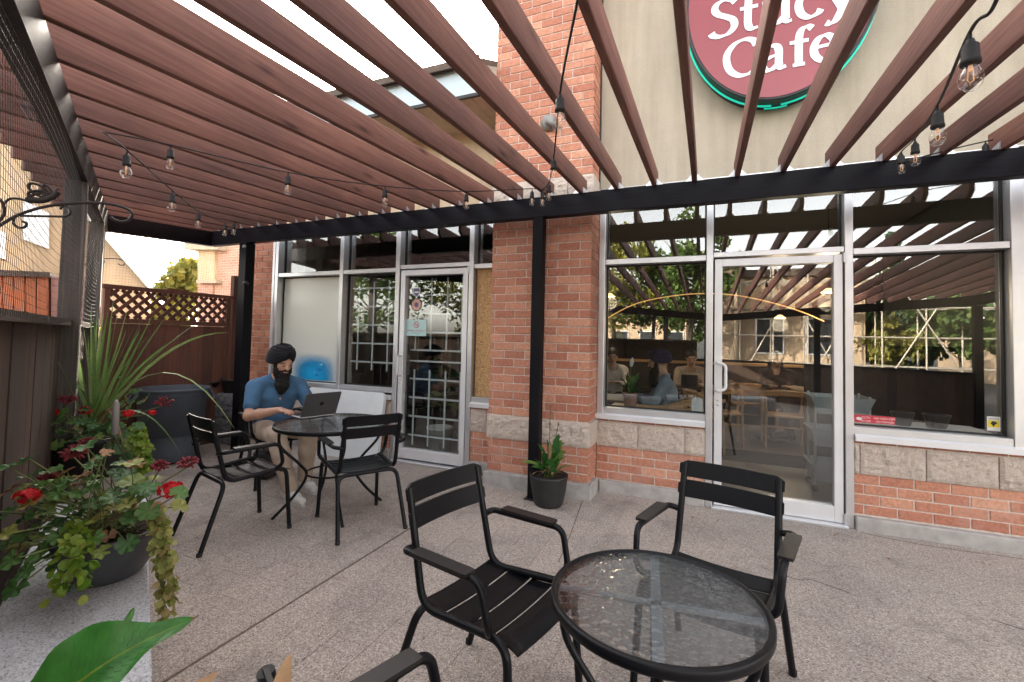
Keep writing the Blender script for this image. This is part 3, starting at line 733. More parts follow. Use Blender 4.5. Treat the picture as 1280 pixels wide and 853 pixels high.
for s_ in (0,):
    tie.add([(0, 0, 0), (.045, 0, 0), (.045, 0, .005), (.004, 0, .052), (0, 0, .052), (0, .003, 0), (.045, .003, 0), (.045, .003, .005), (.004, .003, .052), (0, .003, .052)],
            [(0, 1, 2, 3, 4), (9, 8, 7, 6, 5), (0, 5, 6, 1), (1, 6, 7, 2), (2, 7, 8, 3), (3, 8, 9, 4), (4, 9, 5, 0)])
    for k in range(3): tie.box(.008 + k * .011, .013 + k * .011, -.002, .0, .006, .04 - k * .011)
tieme = tie.mesh('tie', 'galvanised')
RT = .038
for i, x in enumerate(RX):
    y0 = rear_y(x); y1 = 4.055
    zb = BZ1 - .002 + random.uniform(-.003, .003)
    mb = MB(); sag = random.uniform(-.004, .004); ns = 6
    # side profile with a clipped front end
    dz = zb - BZ1; zz = lambda y: zt(y) + dz
    ns = 12; ph = random.uniform(0, 6); amp = random.uniform(.001, .005); tw = random.uniform(-.012, .012); vs = []; fs = []
    for k in range(ns + 1):
        f_ = k / ns; y = y0 + (y1 - .05 - y0) * f_; bx_ = amp * math.sin(ph + 5 * f_) * min(1, 4 * (1 - f_)); tl = tw * math.sin(PI * f_)
        vs += [(x - RT / 2 + bx_, y, zz(y)), (x + RT / 2 + bx_, y, zz(y)), (x + RT / 2 + bx_ + tl * RD, y, zz(y) + RD), (x - RT / 2 + bx_ + tl * RD, y, zz(y) + RD)]
    vs += [(x - RT / 2, y1, zz(y1) + .045), (x + RT / 2, y1, zz(y1) + .045), (x + RT / 2, y1, zz(y1) + RD), (x - RT / 2, y1, zz(y1) + RD)]
    for k in range(ns + 1):
        for j in range(4): a_ = k * 4 + j; b_ = k * 4 + (j + 1) % 4; fs.append((a_, b_, b_ + 4, a_ + 4))
    fs += [(3, 2, 1, 0), tuple(4 * (ns + 1) + j for j in range(4))]
    mb.add(vs, fs)
    o = mb.build('rafter', 'rafter', perg)
    bv = o.modifiers.new('b', 'BEVEL'); bv.width = .004; bv.segments = 1; bv.limit_method = 'ANGLE'; bv.angle_limit = .9
    if -5.9 < x < 2.4:
        a = put('bracket', tieme, perg, (x + RT / 2 + .001, 3.901, zb), (0, 0, 0))
        b = put('bracket', tieme, perg, (x - RT / 2 - .001, 3.901, zb), (0, 0, 0), (-1, 1, 1))

# ================================================================== FENCES
A0 = Vector((-5.93, 2.84, 0)); DF = Vector((.879, -.476, 0)); NF = Vector((.476, .879, 0))
fence = thing('wooden_fence', 'dark brown board fence with weathered top rail beside the planter ledge', 'fence', (0, 0, 0))
s = 0.02; i = 0
while s < 6.6:
    wd = random.uniform(.135, .145)
    c = A0 + DF * (s + wd / 2) + NF * (-.095 + random.uniform(-.003, .003)); c.z = .70
    MB().obox((0, 0, 0), (1, 0, 0), (0, 1, 0), (0, 0, 1), wd / 2 - .003, .010, .75).build('board', 'fence_brown', fence, c, math.atan2(-.476, .879)); s += wd
mb = MB(); a = A0 + NF * -.085; a.z = 1.465; b = a + DF * 6.6
mb.bar(a, b, .10, .04).build('top_rail', 'rail_weathered', fence)
for k in range(0, 6):
    c = A0 + DF * (.35 + 1.22 * k) + NF * -.15; c.z = .7
    MB().obox((0, 0, 0), (1, 0, 0), (0, 1, 0), (0, 0, 1), .045, .045, .7).build('fence_post', 'post_grey', fence, c, math.atan2(-.476, .879))
latt = thing('lattice_fence', 'red brown board fence with diagonal lattice top beyond the trash can', 'fence', (0, 0, 0))
LA = Vector((-5.925, 2.83, 0)); LB = Vector((-5.86, 4.20, 0)); DL = (LB - LA); LL = DL.length; DL.normalize(); NL = Vector((DL.y, -DL.x, 0)); lrz = math.atan2(DL.y, DL.x)
def lp(s, z, n=0.0): p = LA + DL * s + NL * n; return Vector((p.x, p.y, z))
def lbar(name, s0, s1, z0, z1, t=.04, mat='lattice_brown', n=0.0):
    c = lp((s0 + s1) / 2, (z0 + z1) / 2, n)
    return MB().obox((0, 0, 0), (1, 0, 0), (0, 1, 0), (0, 0, 1), (s1 - s0) / 2, t / 2, (z1 - z0) / 2).build(name, mat, latt, c, lrz)
lbar('top_rail', -.02, LL + .02, 1.87, 1.915, .06); lbar('middle_rail', .055, LL - .055, 1.50, 1.555, .05); lbar('bottom_rail', .055, LL - .055, .10, .16, .03, n=-.025)
lbar('cap', .60, .84, 1.917, 1.935, .05)
lbar('frame_post', 0, .05, -.05, 1.868, .05); lbar('frame_post', LL - .05, LL, -.05, 1.868, .05); lbar('end_post', LL + .022, LL + .10, -.05, 2.19, .07)
nb = 9; bw = (LL - .11) / nb
for k in range(nb): lbar('board', .055 + k * bw + .002, .055 + (k + 1) * bw - .002, -.05, 1.498, .018, n=random.uniform(-.003, .003))
z0, z1 = 1.557, 1.868; hgt = z1 - z0; pit = .118
for sgn in (1, -1):
    k = -4
    while k * pit < LL:
        s0 = .05 + k * pit; pts = []
        # clip the diagonal to the panel
        a_s, b_s = (s0, s0 + hgt) if sgn > 0 else (s0 + hgt, s0)
        ta, tb = 0.0, 1.0
        lo, hi = .05, LL - .05
        d = b_s - a_s
        t0, t1 = (lo - a_s) / d, (hi - a_s) / d
        if t0 > t1: t0, t1 = t1, t0
        ta, tb = max(0, t0), min(1, t1)
        if tb - ta > .05:
            p = lp(a_s + d * ta, z0 + hgt * ta, .009 * sgn); q = lp(a_s + d * tb, z0 + hgt * tb, .009 * sgn)
            MB().bar(p, q, .017, .036, up=(DL.cross(Vector((0, 0, 1))) if False else (q - p).cross(NL))).build('lattice_slat', 'lattice_brown', latt)
        k += 1
# dark fence round the rear of the patio (seen mirrored in the windows)
rf = thing('low_fence', 'low dark board fence enclosing the open side of the patio', 'fence', (0, 0, 0))
for i in range(1, 4):
    a = Vector((*BEAM[i], 0)); b = Vector((*BEAM[i + 1], 0)); d = (b - a); L = d.length; d.normalize(); n = int(L / .15)
    for k in range(n):
        c = a + d * ((k + .5) * L / n); c.z = .48
        MB().obox((0, 0, 0), (1, 0, 0), (0, 1, 0), (0, 0, 1), L / n / 2 - .003, .01, .48).build('board', 'fence_brown', rf, c, math.atan2(d.y, d.x))
    MB().bar((a.x, a.y, .98), (b.x, b.y, .98), .1, .035).build('top_rail', 'post_black', rf)
# netting
def net(name, a, b, z0, z1, label, cell=.033, r=.0009, sag=.01):
    a = Vector(a); b = Vector(b); d = b - a; L = d.length; d.normalize(); nn = Vector((d.y, -d.x, 0)); mb = MB()
    nu = int(L / cell); nv = int((z1 - z0) / cell)
    def P(u, v):
        w_ = math.sin(u * 2.3) * math.sin(v * 5.1) * sag
        q = a + d * (u + .010 * math.sin(v * 9 + u * 3)); return Vector((q.x + nn.x * w_, q.y + nn.y * w_, z0 + v + .012 * math.sin(u * 3.1 + v * 2)))
    for i in range(nu + 1):
        u = i * L / nu; mb.tube([P(u, k * (z1 - z0) / 8) for k in range(9)], r, 3, caps=False)
    for j in range(nv + 1):
        v = j * (z1 - z0) / nv; n = max(2, int(L / .2)); mb.tube([P(k * L / n, v) for k in range(n + 1)], r, 3, caps=False)
    return tag(mb.build(name, 'black_paint'), label, 'netting')
pa = A0 + NF * -.02; pb = pa + DF * 5.6
net('netting', pa, pb, 1.45, 2.46, 'black square mesh netting stretched above the weathered rail of the dark fence')
net('netting', lp(.0, 0), lp(LL + .1, 0), 1.92, 2.56, 'fine black netting hung above the lattice fence panel', .03, .0006)
# ================================================================== FURNITURE
def make_chair():
    root = thing('garden_chair', 'x', 'chair')
    bm_ = 'black_metal'
    fr = MB()
    for s in (-1, 1):
        fr.tube(fillet([(s * .205, -.305, .855), (s * .212, -.205, .43), (s * .226, .20, .462), (s * .24, .235, 0)], .075, 7), .0152, 10)
    fr.tube(fillet([(-.25, -.36, .0), (-.222, -.215, .425), (.222, -.215, .425), (.25, -.36, 0)], .07, 7), .0152, 10)
    fr.tube([(-.222, .17, .435), (.222, .17, .435)], .009, 8)
    fr.build('frame', bm_, root)
    for s in (-1, 1):
        for (x, y) in ((.24, .235), (.25, -.36)): MB().lathe([(0, 0), (.017, 0), (.017, .02), (.0155, .022)], 10).build('foot_cap', 'rubber', root, (s * x, y, 0))
        a = MB().tube(fillet([(s * .209, -.262, .635), (s * .268, -.255, .648), (s * .276, .12, .652), (s * .266, .155, .50), (s * .222, .125, .458)], .045, 6), .0138, 10).build('armrest', bm_, root)
        p = []
        for k in range(25):
            t = 2 * PI * k / 24; p.append((.0275 * max(-1, min(1, 1.25 * math.cos(t))), .135 * max(-1, min(1, 1.06 * math.sin(t)))))
        pts = [(-.026, -.135), (.026, -.135), (.0275, -.12), (.0275, .12), (.024, .135), (-.024, .135), (-.0275, .12), (-.0275, -.12)]
        MB().prism(pts, (s * .276, -.055, .661), (1, 0, 0), (0, 1, 0), (0, 0, .011)).build('arm_pad', 'arm_brown', a)
    def slat(z0, z1):
        mb = MB(); n = 14; hw = .228; vs = []; fs = []
        for k in range(n + 1):
            u = -1 + 2 * k / n; x = hw * u
            e = max(0, abs(u) - .90) / .10; dz = (z1 - z0) / 2 * .45 * e * e
            for (zz, q) in ((z0 + dz, 0), (z1 - dz, 0), (z1 - dz, 1), (z0 + dz, 1)):
                y = -.242 - (zz - .60) * .235 - .022 * (1 - u * u) - q * .009 + .006
                vs.append((x, y, zz))
        for k in range(n):
            for j in range(4):
                a, b = k * 4 + j, k * 4 + (j + 1) % 4; fs.append((a, b, b + 4, a + 4))
        fs += [(3, 2, 1, 0), (n * 4, n * 4 + 1, n * 4 + 2, n * 4 + 3)]
        o = mb.add(vs, fs, False).build('back_slat', bm_, root)
    slat(.700, .778); slat(.793, .868)
    def sz(y): return .452 + (-.02 * math.sin(max(0, min(1, (y + .21) / .40)) * PI)) - (max(0, y - .17) ** 2) * 4.2
    for (y0, y1) in ((-.215, -.115), (-.103, -.003), (.009, .109), (.121, .238)):
        mb = MB(); n = 8; m = 7; vs = []; fs = []
        for q in (0, 1):
            for j in range(m + 1):
                y = y0 + (y1 - y0) * j / m
                for k in range(n + 1):
                    u = -1 + 2 * k / n; vs.append((.217 * u, y, sz(y) - .010 * (1 - u * u) - q * .006))
        st_ = (n + 1) * (m + 1)
        for j in range(m):
            for k in range(n):
                a = j * (n + 1) + k; fs.append((a, a + 1, a + n + 2, a + n + 1)); fs.append((st_ + a, st_ + a + n + 1, st_ + a + n + 2, st_ + a + 1))
        for j in range(m):
            for k in (0, n):
                a = j * (n + 1) + k; fs.append((a, a + n + 1, st_ + a + n + 1, st_ + a))
        for k in range(n):
            for j in (0, m):
                a = j * (n + 1) + k; fs.append((a, a + 1, st_ + a + 1, st_ + a))
        mb.add(vs, fs, True); o = mb.build('seat_slat', bm_, root)
        o.data.polygons.foreach_set('use_smooth', [i < 2 * n * m for i in range(len(o.data.polygons))])
    return root
proto = make_chair()
CH = [(-.719, 1.649, -1.796, 'black slatted metal armchair drawn up sideways to the smaller glass table'),
      (.028, 2.092, 2.878, 'black slatted metal armchair with its back to the glazed cafe entrance door'),
      (-3.095, 2.385, -.251, 'black slatted metal armchair facing the larger glass table with its back to the planters'),
      (-2.474, 2.88, 1.034, 'black slatted metal armchair tucked under the larger glass table opposite the laptop user'),
      (-3.865, 3.31, -1.97, 'black slatted metal armchair in which the person with the laptop sits'),
      (-.410, .812, -.329, 'black slatted metal armchair at the smaller glass table beside the broad green leaf')]
for i, (x, y, t, lab) in enumerate(CH):
    o = proto if i == 0 else copy_tree(proto)
    o.location = (x, y, 0); o.rotation_euler = (0, 0, t); o.scale = (.98,) * 3; tag(o, lab, 'chair', 'black slatted patio armchairs')
def make_table(loc, r, H, rz, label):
    t = thing('bistro_table', label, 'table', loc, rz, 'round glass patio tables')
    MB().lathe([(r - .020, H - .028), (r - .004, H - .030), (r, H - .024), (r, H - .004), (r - .004, H), (r - .014, H), (r - .016, H - .010), (r - .020, H - .012), (r - .020, H - .028)], 72).build('rim', 'black_metal', t)
    MB().lathe([(0, H - .004), (r - .0165, H - .004), (r - .0165, H - .009), (0, H - .009)], 72, smooth=False).build('glass_top', 'ripple_glass', t)
    for k in range(4):
        a = PI / 4 + k * PI / 2; c, s = math.cos(a), math.sin(a)
        MB().bar((c * .015, s * .015, H - .022), (c * (r - .022), s * (r - .022), H - .022), .028, .006).build('support', 'galvanised', t)
        P = [(.88 * r, H - .03), (.86 * r, H - .16), (.55 * r, .40), (.42 * r, .30), (.62 * r, .15), (.95 * r, 0)]
        MB().tube(smooth_path([(c * q, s * q, z) for q, z in P], 6), .0115, 10).build('leg', 'black_metal', t)
    MB().tube([(.43 * r * math.cos(2 * PI * k / 24), .43 * r * math.sin(2 * PI * k / 24), .31) for k in range(24)], .008, 8, closed=True).build('brace_ring', 'black_metal', t)
    return t
make_table((-.125, 1.40, 0), .298, .70, .90, 'small round patio table with rippled glass top and nothing on it')
make_table((-2.82, 2.955, 0), .445, .71, .2, 'larger round glass patio table with an open laptop on it')

# ================================================================== SDF FIGURES
def sdf_mesh(prims, res, mat, name, parent=None, noise_amp=0.0, nf=90.0):
    pts = []
    for p in prims:
        if p[0] == 'c': pts += [np.array(p[1]) - p[3], np.array(p[1]) + p[3], np.array(p[2]) - p[4], np.array(p[2]) + p[4]]
        else: m = max(p[2]); pts += [np.array(p[1]) - m, np.array(p[1]) + m]
    lo = np.min(pts, 0) - 4 * res; hi = np.max(pts, 0) + 4 * res
    n = np.ceil((hi - lo) / res).astype(int) + 1
    D = np.full(n, 1.0, np.float32)
    for p in prims:
        if p[0] == 'c': a, b, ra, rb = np.array(p[1], float), np.array(p[2], float), p[3], p[4]; k = p[5] if len(p) > 5 else .03; l0 = np.minimum(a - ra, b - rb); h0 = np.maximum(a + ra, b + rb)
        else: k = p[4] if len(p) > 4 else .03; m = max(p[2]); l0 = np.array(p[1]) - m; h0 = np.array(p[1]) + m
        mg = k + 3 * res
        i0 = np.maximum(0, np.floor((l0 - mg - lo) / res).astype(int)); i1 = np.minimum(n, np.ceil((h0 + mg - lo) / res).astype(int) + 1)
        g = np.meshgrid(*[lo[q] + res * np.arange(i0[q], i1[q]) for q in range(3)], indexing='ij')
        X = np.stack(g, -1)
        if p[0] == 'c':
            ab = b - a; t = np.clip(((X - a) @ ab) / max(1e-9, ab @ ab), 0, 1)
            d = np.linalg.norm(X - a - t[..., None] * ab, axis=-1) - (ra + (rb - ra) * t)
        else:
            q = X - np.array(p[1])
            if len(p) > 3 and p[3] is not None: q = q @ np.array(p[3], float).T
            r = np.array(p[2]); l = np.linalg.norm(q / r, axis=-1); l2 = np.linalg.norm(q / (r * r), axis=-1)
            d = l * (l - 1) / np.maximum(l2, 1e-6)
        S = D[i0[0]:i1[0], i0[1]:i1[1], i0[2]:i1[2]]
        hh = np.clip(.5 + .5 * (S - d) / k, 0, 1)
        S[...] = S * (1 - hh) + d * hh - k * hh * (1 - hh)
    if noise_amp:
        g = np.meshgrid(*[lo[q] + res * np.arange(n[q]) for q in range(3)], indexing='ij')
        D += noise_amp * (np.sin(g[0] * nf + 3 * np.sin(g[2] * nf * .44)) * np.sin(g[1] * nf * 1.05 + 2 * np.sin(g[2] * nf * .36)) + .6 * np.sin(g[2] * nf * 1.3 + 2.5 * np.sin(g[1] * nf * .4) + g[0] * nf * .5))
    sg = D < 0
    C = np.zeros(tuple(n - 1) + (3,)); W = np.zeros(tuple(n - 1))
    idx = np.stack(np.meshgrid(*[np.arange(x) for x in n], indexing='ij'), -1).astype(np.float32)
    for ax in range(3):
        s0 = [slice(None)] * 3; s1 = [slice(None)] * 3; s0[ax] = slice(0, -1); s1[ax] = slice(1, None)
        a, b = D[tuple(s0)], D[tuple(s1)]; cr = (a < 0) != (b < 0)
        t = np.where(cr, a / np.where(cr, a - b, 1), 0); P = idx[tuple(s0)].copy(); P[..., ax] += t; P = P * cr[..., None]
        o = [q for q in range(3) if q != ax]
        for du in (0, 1):
            for dv in (0, 1):
                sl_ = [slice(None)] * 3; sl_[o[0]] = slice(du, n[o[0]] - 1 + du); sl_[o[1]] = slice(dv, n[o[1]] - 1 + dv)
                C += P[tuple(sl_)]; W += cr[tuple(sl_)]
    act = W > 0; ids = -np.ones(act.shape, int); ids[act] = np.arange(act.sum())
    V = C[act] / W[act][:, None] * res + lo
    F = []
    for ax in range(3):
        u, v = (ax + 1) % 3, (ax + 2) % 3
        s0 = [slice(1, -1)] * 3; s0[ax] = slice(0, -1); s1 = list(s0); s1[ax] = slice(1, None)
        a = sg[tuple(s0)]; b = sg[tuple(s1)]; e = np.argwhere(a != b); fl = a[a != b]
        e = e.copy(); e[:, u] += 1; e[:, v] += 1
        def cid(du, dv):
            q = e.copy(); q[:, u] += du; q[:, v] += dv; return ids[q[:, 0], q[:, 1], q[:, 2]]
        Q = np.stack([cid(-1, -1), cid(0, -1), cid(0, 0), cid(-1, 0)], 1)
        Q[~fl] = Q[~fl][:, ::-1]; F.append(Q)
    F = np.concatenate(F); F = F[(F >= 0).all(1)]
    mb = MB(); mb.add([tuple(v) for v in V], [tuple(f) for f in F], True)
    return mb.build(name, mat, parent)
def hand(w, d, up, side, curl=.5):
    """palm and five fingers as round cones: wrist w, direction d, palm normal up (back of hand), side = thumb side vector"""
    w = np.array(w, float); d = np.array(d, float); d /= np.linalg.norm(d); side = np.array(side, float); up = np.array(up, float)
    P = []; pal = w + d * .045
    for q in (-.026, -.009, .009, .026): P.append(('c', w + d * .012 + side * q * .55, w + d * .085 + side * q, .016, .0125, .012))
    for q, L in ((.029, .068), (.0105, .078), (-.0095, .073), (-.028, .055)):
        a = w + d * .088 + side * q; b = a + d * L * .45 + up * .006; c = b + (d * (1 - curl * .4) - up * curl) * L * .33; e = c + (d * (1 - curl) - up * (curl + .15)) * L * .3
        P += [('c', a, b, .0105, .0092, .004), ('c', b, c, .0092, .0085, .004), ('c', c, e, .0085, .0075, .004)]
    a = w + d * .03 + side * .026; b = a + d * .03 + side * .024 - up * .006; c = b + d * .032 + side * .006 - up * .006
    P += [('c', a, b, .013, .011, .008), ('c', b, c, .011, .0085, .004)]
    return P
def human(name, label, loc, fdir, J, mats, res=.009, head_yaw=0.0, head_pitch=.3, turban=None, beard=False, hair=None, long_sleeve=False, collar=True, legs=True):
    """J: joints in (forward, left, up)"""
    rz = math.atan2(fdir[1], fdir[0]); V3 = lambda k: np.array(J[k], float)
    H = V3('head'); nk = V3('neck')
    cy, sy, cp, sp = math.cos(head_yaw), math.sin(head_yaw), math.cos(head_pitch), math.sin(head_pitch)
    hf = np.array([cy * cp, sy * cp, -sp]); hl = np.array([-sy, cy, 0]); hu = np.cross(hf, hl)
    ax = np.array([hf, hl, hu])
    hp = lambda f, l, u: H + hf * f + hl * l + hu * u
    B = []
    B += [('e', hp(-.012, 0, .035), (.098, .078, .095), ax, .02), ('e', hp(.025, 0, -.035), (.070, .060, .080), ax, .03), ('c', hp(.045, 0, -.085), hp(.055, 0, -.075), .030, .030, .03)]
    B += [('c', hp(.088, 0, .018), hp(.108, 0, -.022), .011, .017, .012), ('c', hp(.078, -.035, .030), hp(.078, .035, .030), .013, .013, .02)]
    B += [('c', hp(.084, -.012, -.050), hp(.084, .012, -.050), .011, .011, .01)]
    for s in (-1, 1): B += [('e', hp(-.01, s * .078, 0), (.022, .010, .032), ax, .008), ('c', hp(.055, s * .042, -.015), hp(.05, s * .045, -.02), .022, .02, .02)]
    B += [('c', nk, hp(-.02, 0, -.06), .058, .056, .03), ('c', nk, V3('chest'), .06, .11, .05), ('c', V3('chest'), V3('pelvis'), .11, .10, .05)]
    sh = []; tr = []
    ch, pe = V3('chest'), V3('pelvis')
    mid = (ch + pe) / 2
    sh += [('e', ch + np.array([0, 0, .02]), (.125, .185, .16), None, .06), ('e', mid, (.130, .165, .17), None, .06), ('e', pe + np.array([.01, 0, .06]), (.14, .17, .13), None, .06)]
    for s, sd in ((1, 'l'), (-1, 'r')):
        S, E_, W_ = V3('sh_' + sd), V3('el_' + sd), V3('wr_' + sd)
        B += [('c', S, E_, .055, .042, .02), ('c', E_, E_ + (W_ - E_) * .35, .042, .044, .02), ('c', E_ + (W_ - E_) * .35, W_, .044, .027, .02)]
        B += hand(W_, W_ - E_ if ('hd_' + sd) not in J else V3('hd_' + sd), (0, 0, 1), (0, -s, 0))
        sh += [('c', nk + np.array([-.015, s * .05, .0]), S + np.array([0, 0, .005]), .055, .068, .04)]
        if long_sleeve: sh += [('c', S, E_, .072, .058, .03), ('c', E_, W_, .056, .040, .02)]
        else: sh += [('c', S, S + (E_ - S) * .62, .074, .070, .03)]
        if legs:
            hp_, kn, an, to = V3('hip_' + sd), V3('kn_' + sd), V3('an_' + sd), V3('to_' + sd)
            B += [('c', hp_, kn, .06, .05, .03), ('c', kn, an, .05, .035, .02)]
            tr += [('c', hp_, kn, .098, .078, .04), ('c', kn, kn + (an - kn) * .4, .078, .074, .03), ('c', kn + (an - kn) * .4, an + np.array([0, 0, .02]), .074, .062, .02)]
    body = sdf_mesh(B, res, mats['skin'], name); body.location = loc; body.rotation_euler = (0, 0, rz); tag(body, label, 'person')
    o = sdf_mesh(sh, res * 1.25, mats['shirt'], 'shirt', body, .0042, 34.0)
    if collar:
        for s in (-1, 1):
            a = nk + np.array([.0, s * .062, .045]); mb = MB()
            q = [nk + np.array([-.07, s * .02, .055]), nk + np.array([-.02, s * .075, .045]), nk + np.array([.055, s * .055, .01]), nk + np.array([.085, s * .045, -.045]), nk + np.array([.07, s * .085, -.02]), nk + np.array([.0, s * .105, .005]), nk + np.array([-.07, s * .05, .02])]
            mb.add(q + [p + np.array([.0, 0, -.008]) for p in q], [tuple(range(7)), tuple(range(13, 6, -1))] + [(i, (i + 1) % 7, 7 + (i + 1) % 7, 7 + i) for i in range(7)]); mb.build('collar', mats['shirt'], body)
    if legs:
        tr += [('e', pe + np.array([.02, 0, -.01]), (.16, .175, .11), None, .05)]
        sdf_mesh(tr, res * 1.25, mats['pants'], 'trousers', body, .0042, 30.0)
        for sd in 'lr':
            an, to = V3('an_' + sd), V3('to_' + sd); dr = (to - an); dr[2] = 0; dr /= np.linalg.norm(dr); g = an[2]
            base = np.array([an[0], an[1], 0.0])
            sP = [('c', base + dr * -.03 + [0, 0, .055], base + dr * .10 + [0, 0, .05], .043, .041, .03), ('c', base + dr * .10 + [0, 0, .045], base + dr * .185 + [0, 0, .038], .041, .034, .03), ('c', base + dr * -.03 + [0, 0, .08], base + dr * .0 + [0, 0, .10], .040, .038, .03)]
            so_ = sdf_mesh(sP, .007, mats.get('shoe', 'shoe_white'), 'shoe', body)
            if 'shoe' not in mats:
                pr = []
                sd_ = np.array([-dr[1], dr[0], 0])
                for k in range(20):
                    t = 2 * PI * k / 20; pr.append(tuple(base + dr * (.075 + .15 * math.cos(t)) + sd_ * (.044 * math.sin(t))))
                mb = MB(); mb.add([(p[0], p[1], .0) for p in pr] + [(p[0], p[1], .024) for p in pr], [tuple(range(20))[::-1], tuple(range(20, 40))] + [(i, (i + 1) % 20, 20 + (i + 1) % 20, 20 + i) for i in range(20)]); mb.build('sole', 'sole', so_)
                mb = MB()
                for k in range(4):
                    q = base + dr * (.055 + k * .022) + np.array([0, 0, .095 - k * .007]); mb.tube([q - sd_ * .022, q + np.array([0, 0, .003]), q + sd_ * .022], .0035, 5)
                mb.build('lace', 'sole', so_)
    # face
    for s in (-1, 1):
        e = MB().ell((0, 0, 0), .0125, .0125, .0125, 10, 8).build('eye', 'eye_white', body, hp(.078, s * .033, .008))
        MB().ell((0, 0, 0), .004, .0055, .0055, 8, 6).build('pupil', 'eye_dark', e, hf * .0105 + hu * -.003)
        MB().tube(smooth_path([hp(.088, s * .014, .028), hp(.090, s * .034, .034), hp(.078, s * .056, .026)], 4), .0045, 6).build('eyebrow', 'hair_black', body)
        MB().ell((0, 0, 0), .0150, .0160, .0115, 10, 8).build('eyelid', mats['skin'], body, hp(.0775, s * .033, .0125)); MB().tube(smooth_path([hp(.0885, s * .020, .003), hp(.0925, s * .033, .001), hp(.0865, s * .046, .003)], 4), .0016, 5).build('lashes', 'hair_black', body)
    MB().tube(smooth_path([hp(.088, -.024, -.052), hp(.097, 0, -.05), hp(.088, .024, -.052)], 4), .0055, 6).build('lips', 'lip', body)
    if hair: 
        hs = [('e', hp(-.025, 0, .045), (.108, .090, .102), ax, .02), ('e', hp(-.06, 0, -.02), (.06, .075, .09), ax, .03)]
        if hair == 'long': hs += [('c', hp(-.05, -.05, 0), hp(-.04, -.085, -.20), .05, .04, .04), ('c', hp(-.05, .05, 0), hp(-.04, .085, -.20), .05, .04, .04)]
        sdf_mesh(hs, res * 1.2, 'hair_black', 'hair', body)
    if beard:
        bp = [('e', hp(.042, 0, -.105), (.055, .066, .045), ax, .03), ('c', hp(.05, 0, -.115), hp(.045, 0, -.11) + np.array([.015, 0, -.09]), .060, .058, .03), ('c', hp(.045, 0, -.11) + np.array([.015, 0, -.09]), hp(.035, 0, -.11) + np.array([.02, 0, -.15]), .058, .034, .03)]
        for s in (-1, 1): bp += [('c', hp(.02, s * .068, .0), hp(.035, s * .055, -.075), .020, .035, .02), ('c', hp(.097, s * .008, -.040), hp(.075, s * .042, -.055), .009, .010, .006)]
        sdf_mesh(bp, .006, 'beard', 'beard', body, noise_amp=.003, nf=130.0)
    if turban:
        tb = [('e', hp(-.052, 0, .070), (.096, .096, .062), ax, .03), ('e', hp(-.030, 0, .098), (.104, .094, .058), ax, .03)]
        t_ = sdf_mesh(tb, .009, turban, 'turban', body)
        for k in range(7):
            for s in (-1, 1):
                path = []; lv = k / 6.0; shr = math.sqrt(max(.05, 1 - (lv * .90) ** 3.0))
                for q in range(17):
                    w_ = q / 16; th = PI * w_          # from the back round to the front centre
                    f_ = -.036 - .122 * shr * math.cos(th) + .012 * lv; l_ = s * ((.104 + .012 * lv) * shr * math.sin(th) - .020 * w_ ** 3)
                    u_ = .028 + .120 * lv - .034 * math.sin(th) * (1 - lv) + .082 * w_ ** 2.5 * (1 - lv) + .005 * s
                    path.append(hp(f_, l_, u_))
                MB().tube(smooth_path(path, 2), [.013 + .007 * math.sin(PI * i / 32) for i in range(33)], 8).build('turban_fold', turban, t_)
    return body
MX, MY = -3.845, 3.255
fm = Vector((.92, -.39)).normalized()
J = dict(head=(.165, 0, 1.15), neck=(.085, 0, .99), chest=(.045, 0, .80), pelvis=(-.03, 0, .50),
         sh_l=(.065, .19, .92), el_l=(.24, .275, .70), wr_l=(.50, .15, .755), sh_r=(.065, -.19, .92), el_r=(.19, -.275, .68), wr_r=(.475, -.10, .755),
         hd_l=(1, -.25, -.05), hd_r=(1, .25, -.05),
         hip_l=(.0, .10, .515), kn_l=(.49, .15, .535), an_l=(.42, .16, .10), to_l=(.56, .17, .03),
         hip_r=(.0, -.10, .515), kn_r=(.51, -.13, .545), an_r=(.66, -.06, .10), to_r=(.84, -.02, .03))
human('person', 'bearded person in black turban, blue polo and khaki trousers typing on a laptop', (MX, MY, 0), fm, J,
      dict(skin='skin', shirt='polo_blue', pants='khaki'), .0075, head_yaw=.22, head_pitch=.32, turban='turban_black', beard=True)
# laptop on the larger table, screen back towards the photographer
lt = thing('laptop', 'open dark grey laptop on the larger round glass table', 'laptop', (-3.205, 3.10, .712), math.atan2(fm.y, fm.x) + .12)
MB().cbox(-.115, .115, -.16, .16, 0, .012, .003).build('base', 'laptop_light', lt)
MB().box(-.10, .03, -.14, .14, .0122, .0132).build('keyboard', 'rubber', lt)
ld = MB(); tl = math.radians(24); ex = Vector((0, 1, 0)); ey = Vector((math.sin(tl), 0, math.cos(tl)))
rr = [(-.16, 0), (.16, 0), (.16, .212), (.152, .222), (-.152, .222), (-.16, .212)]
ld.prism(rr, (.112, 0, .013), ex, ey, (.006, 0, -.002)); ld = ld.build('lid', 'laptop_grey', lt)
nl = Vector((.006, 0, -.002)).normalized()
MB().prism([(.018 * math.cos(2 * PI * k / 14) * (1 + .12 * math.cos(4 * PI * k / 14)), .118 + .019 * math.sin(2 * PI * k / 14)) for k in range(14)], Vector((.112, 0, .013)) + Vector((.0062, 0, -.002)), ex, ey, nl * .0008).build('emblem', 'laptop_mark', ld)
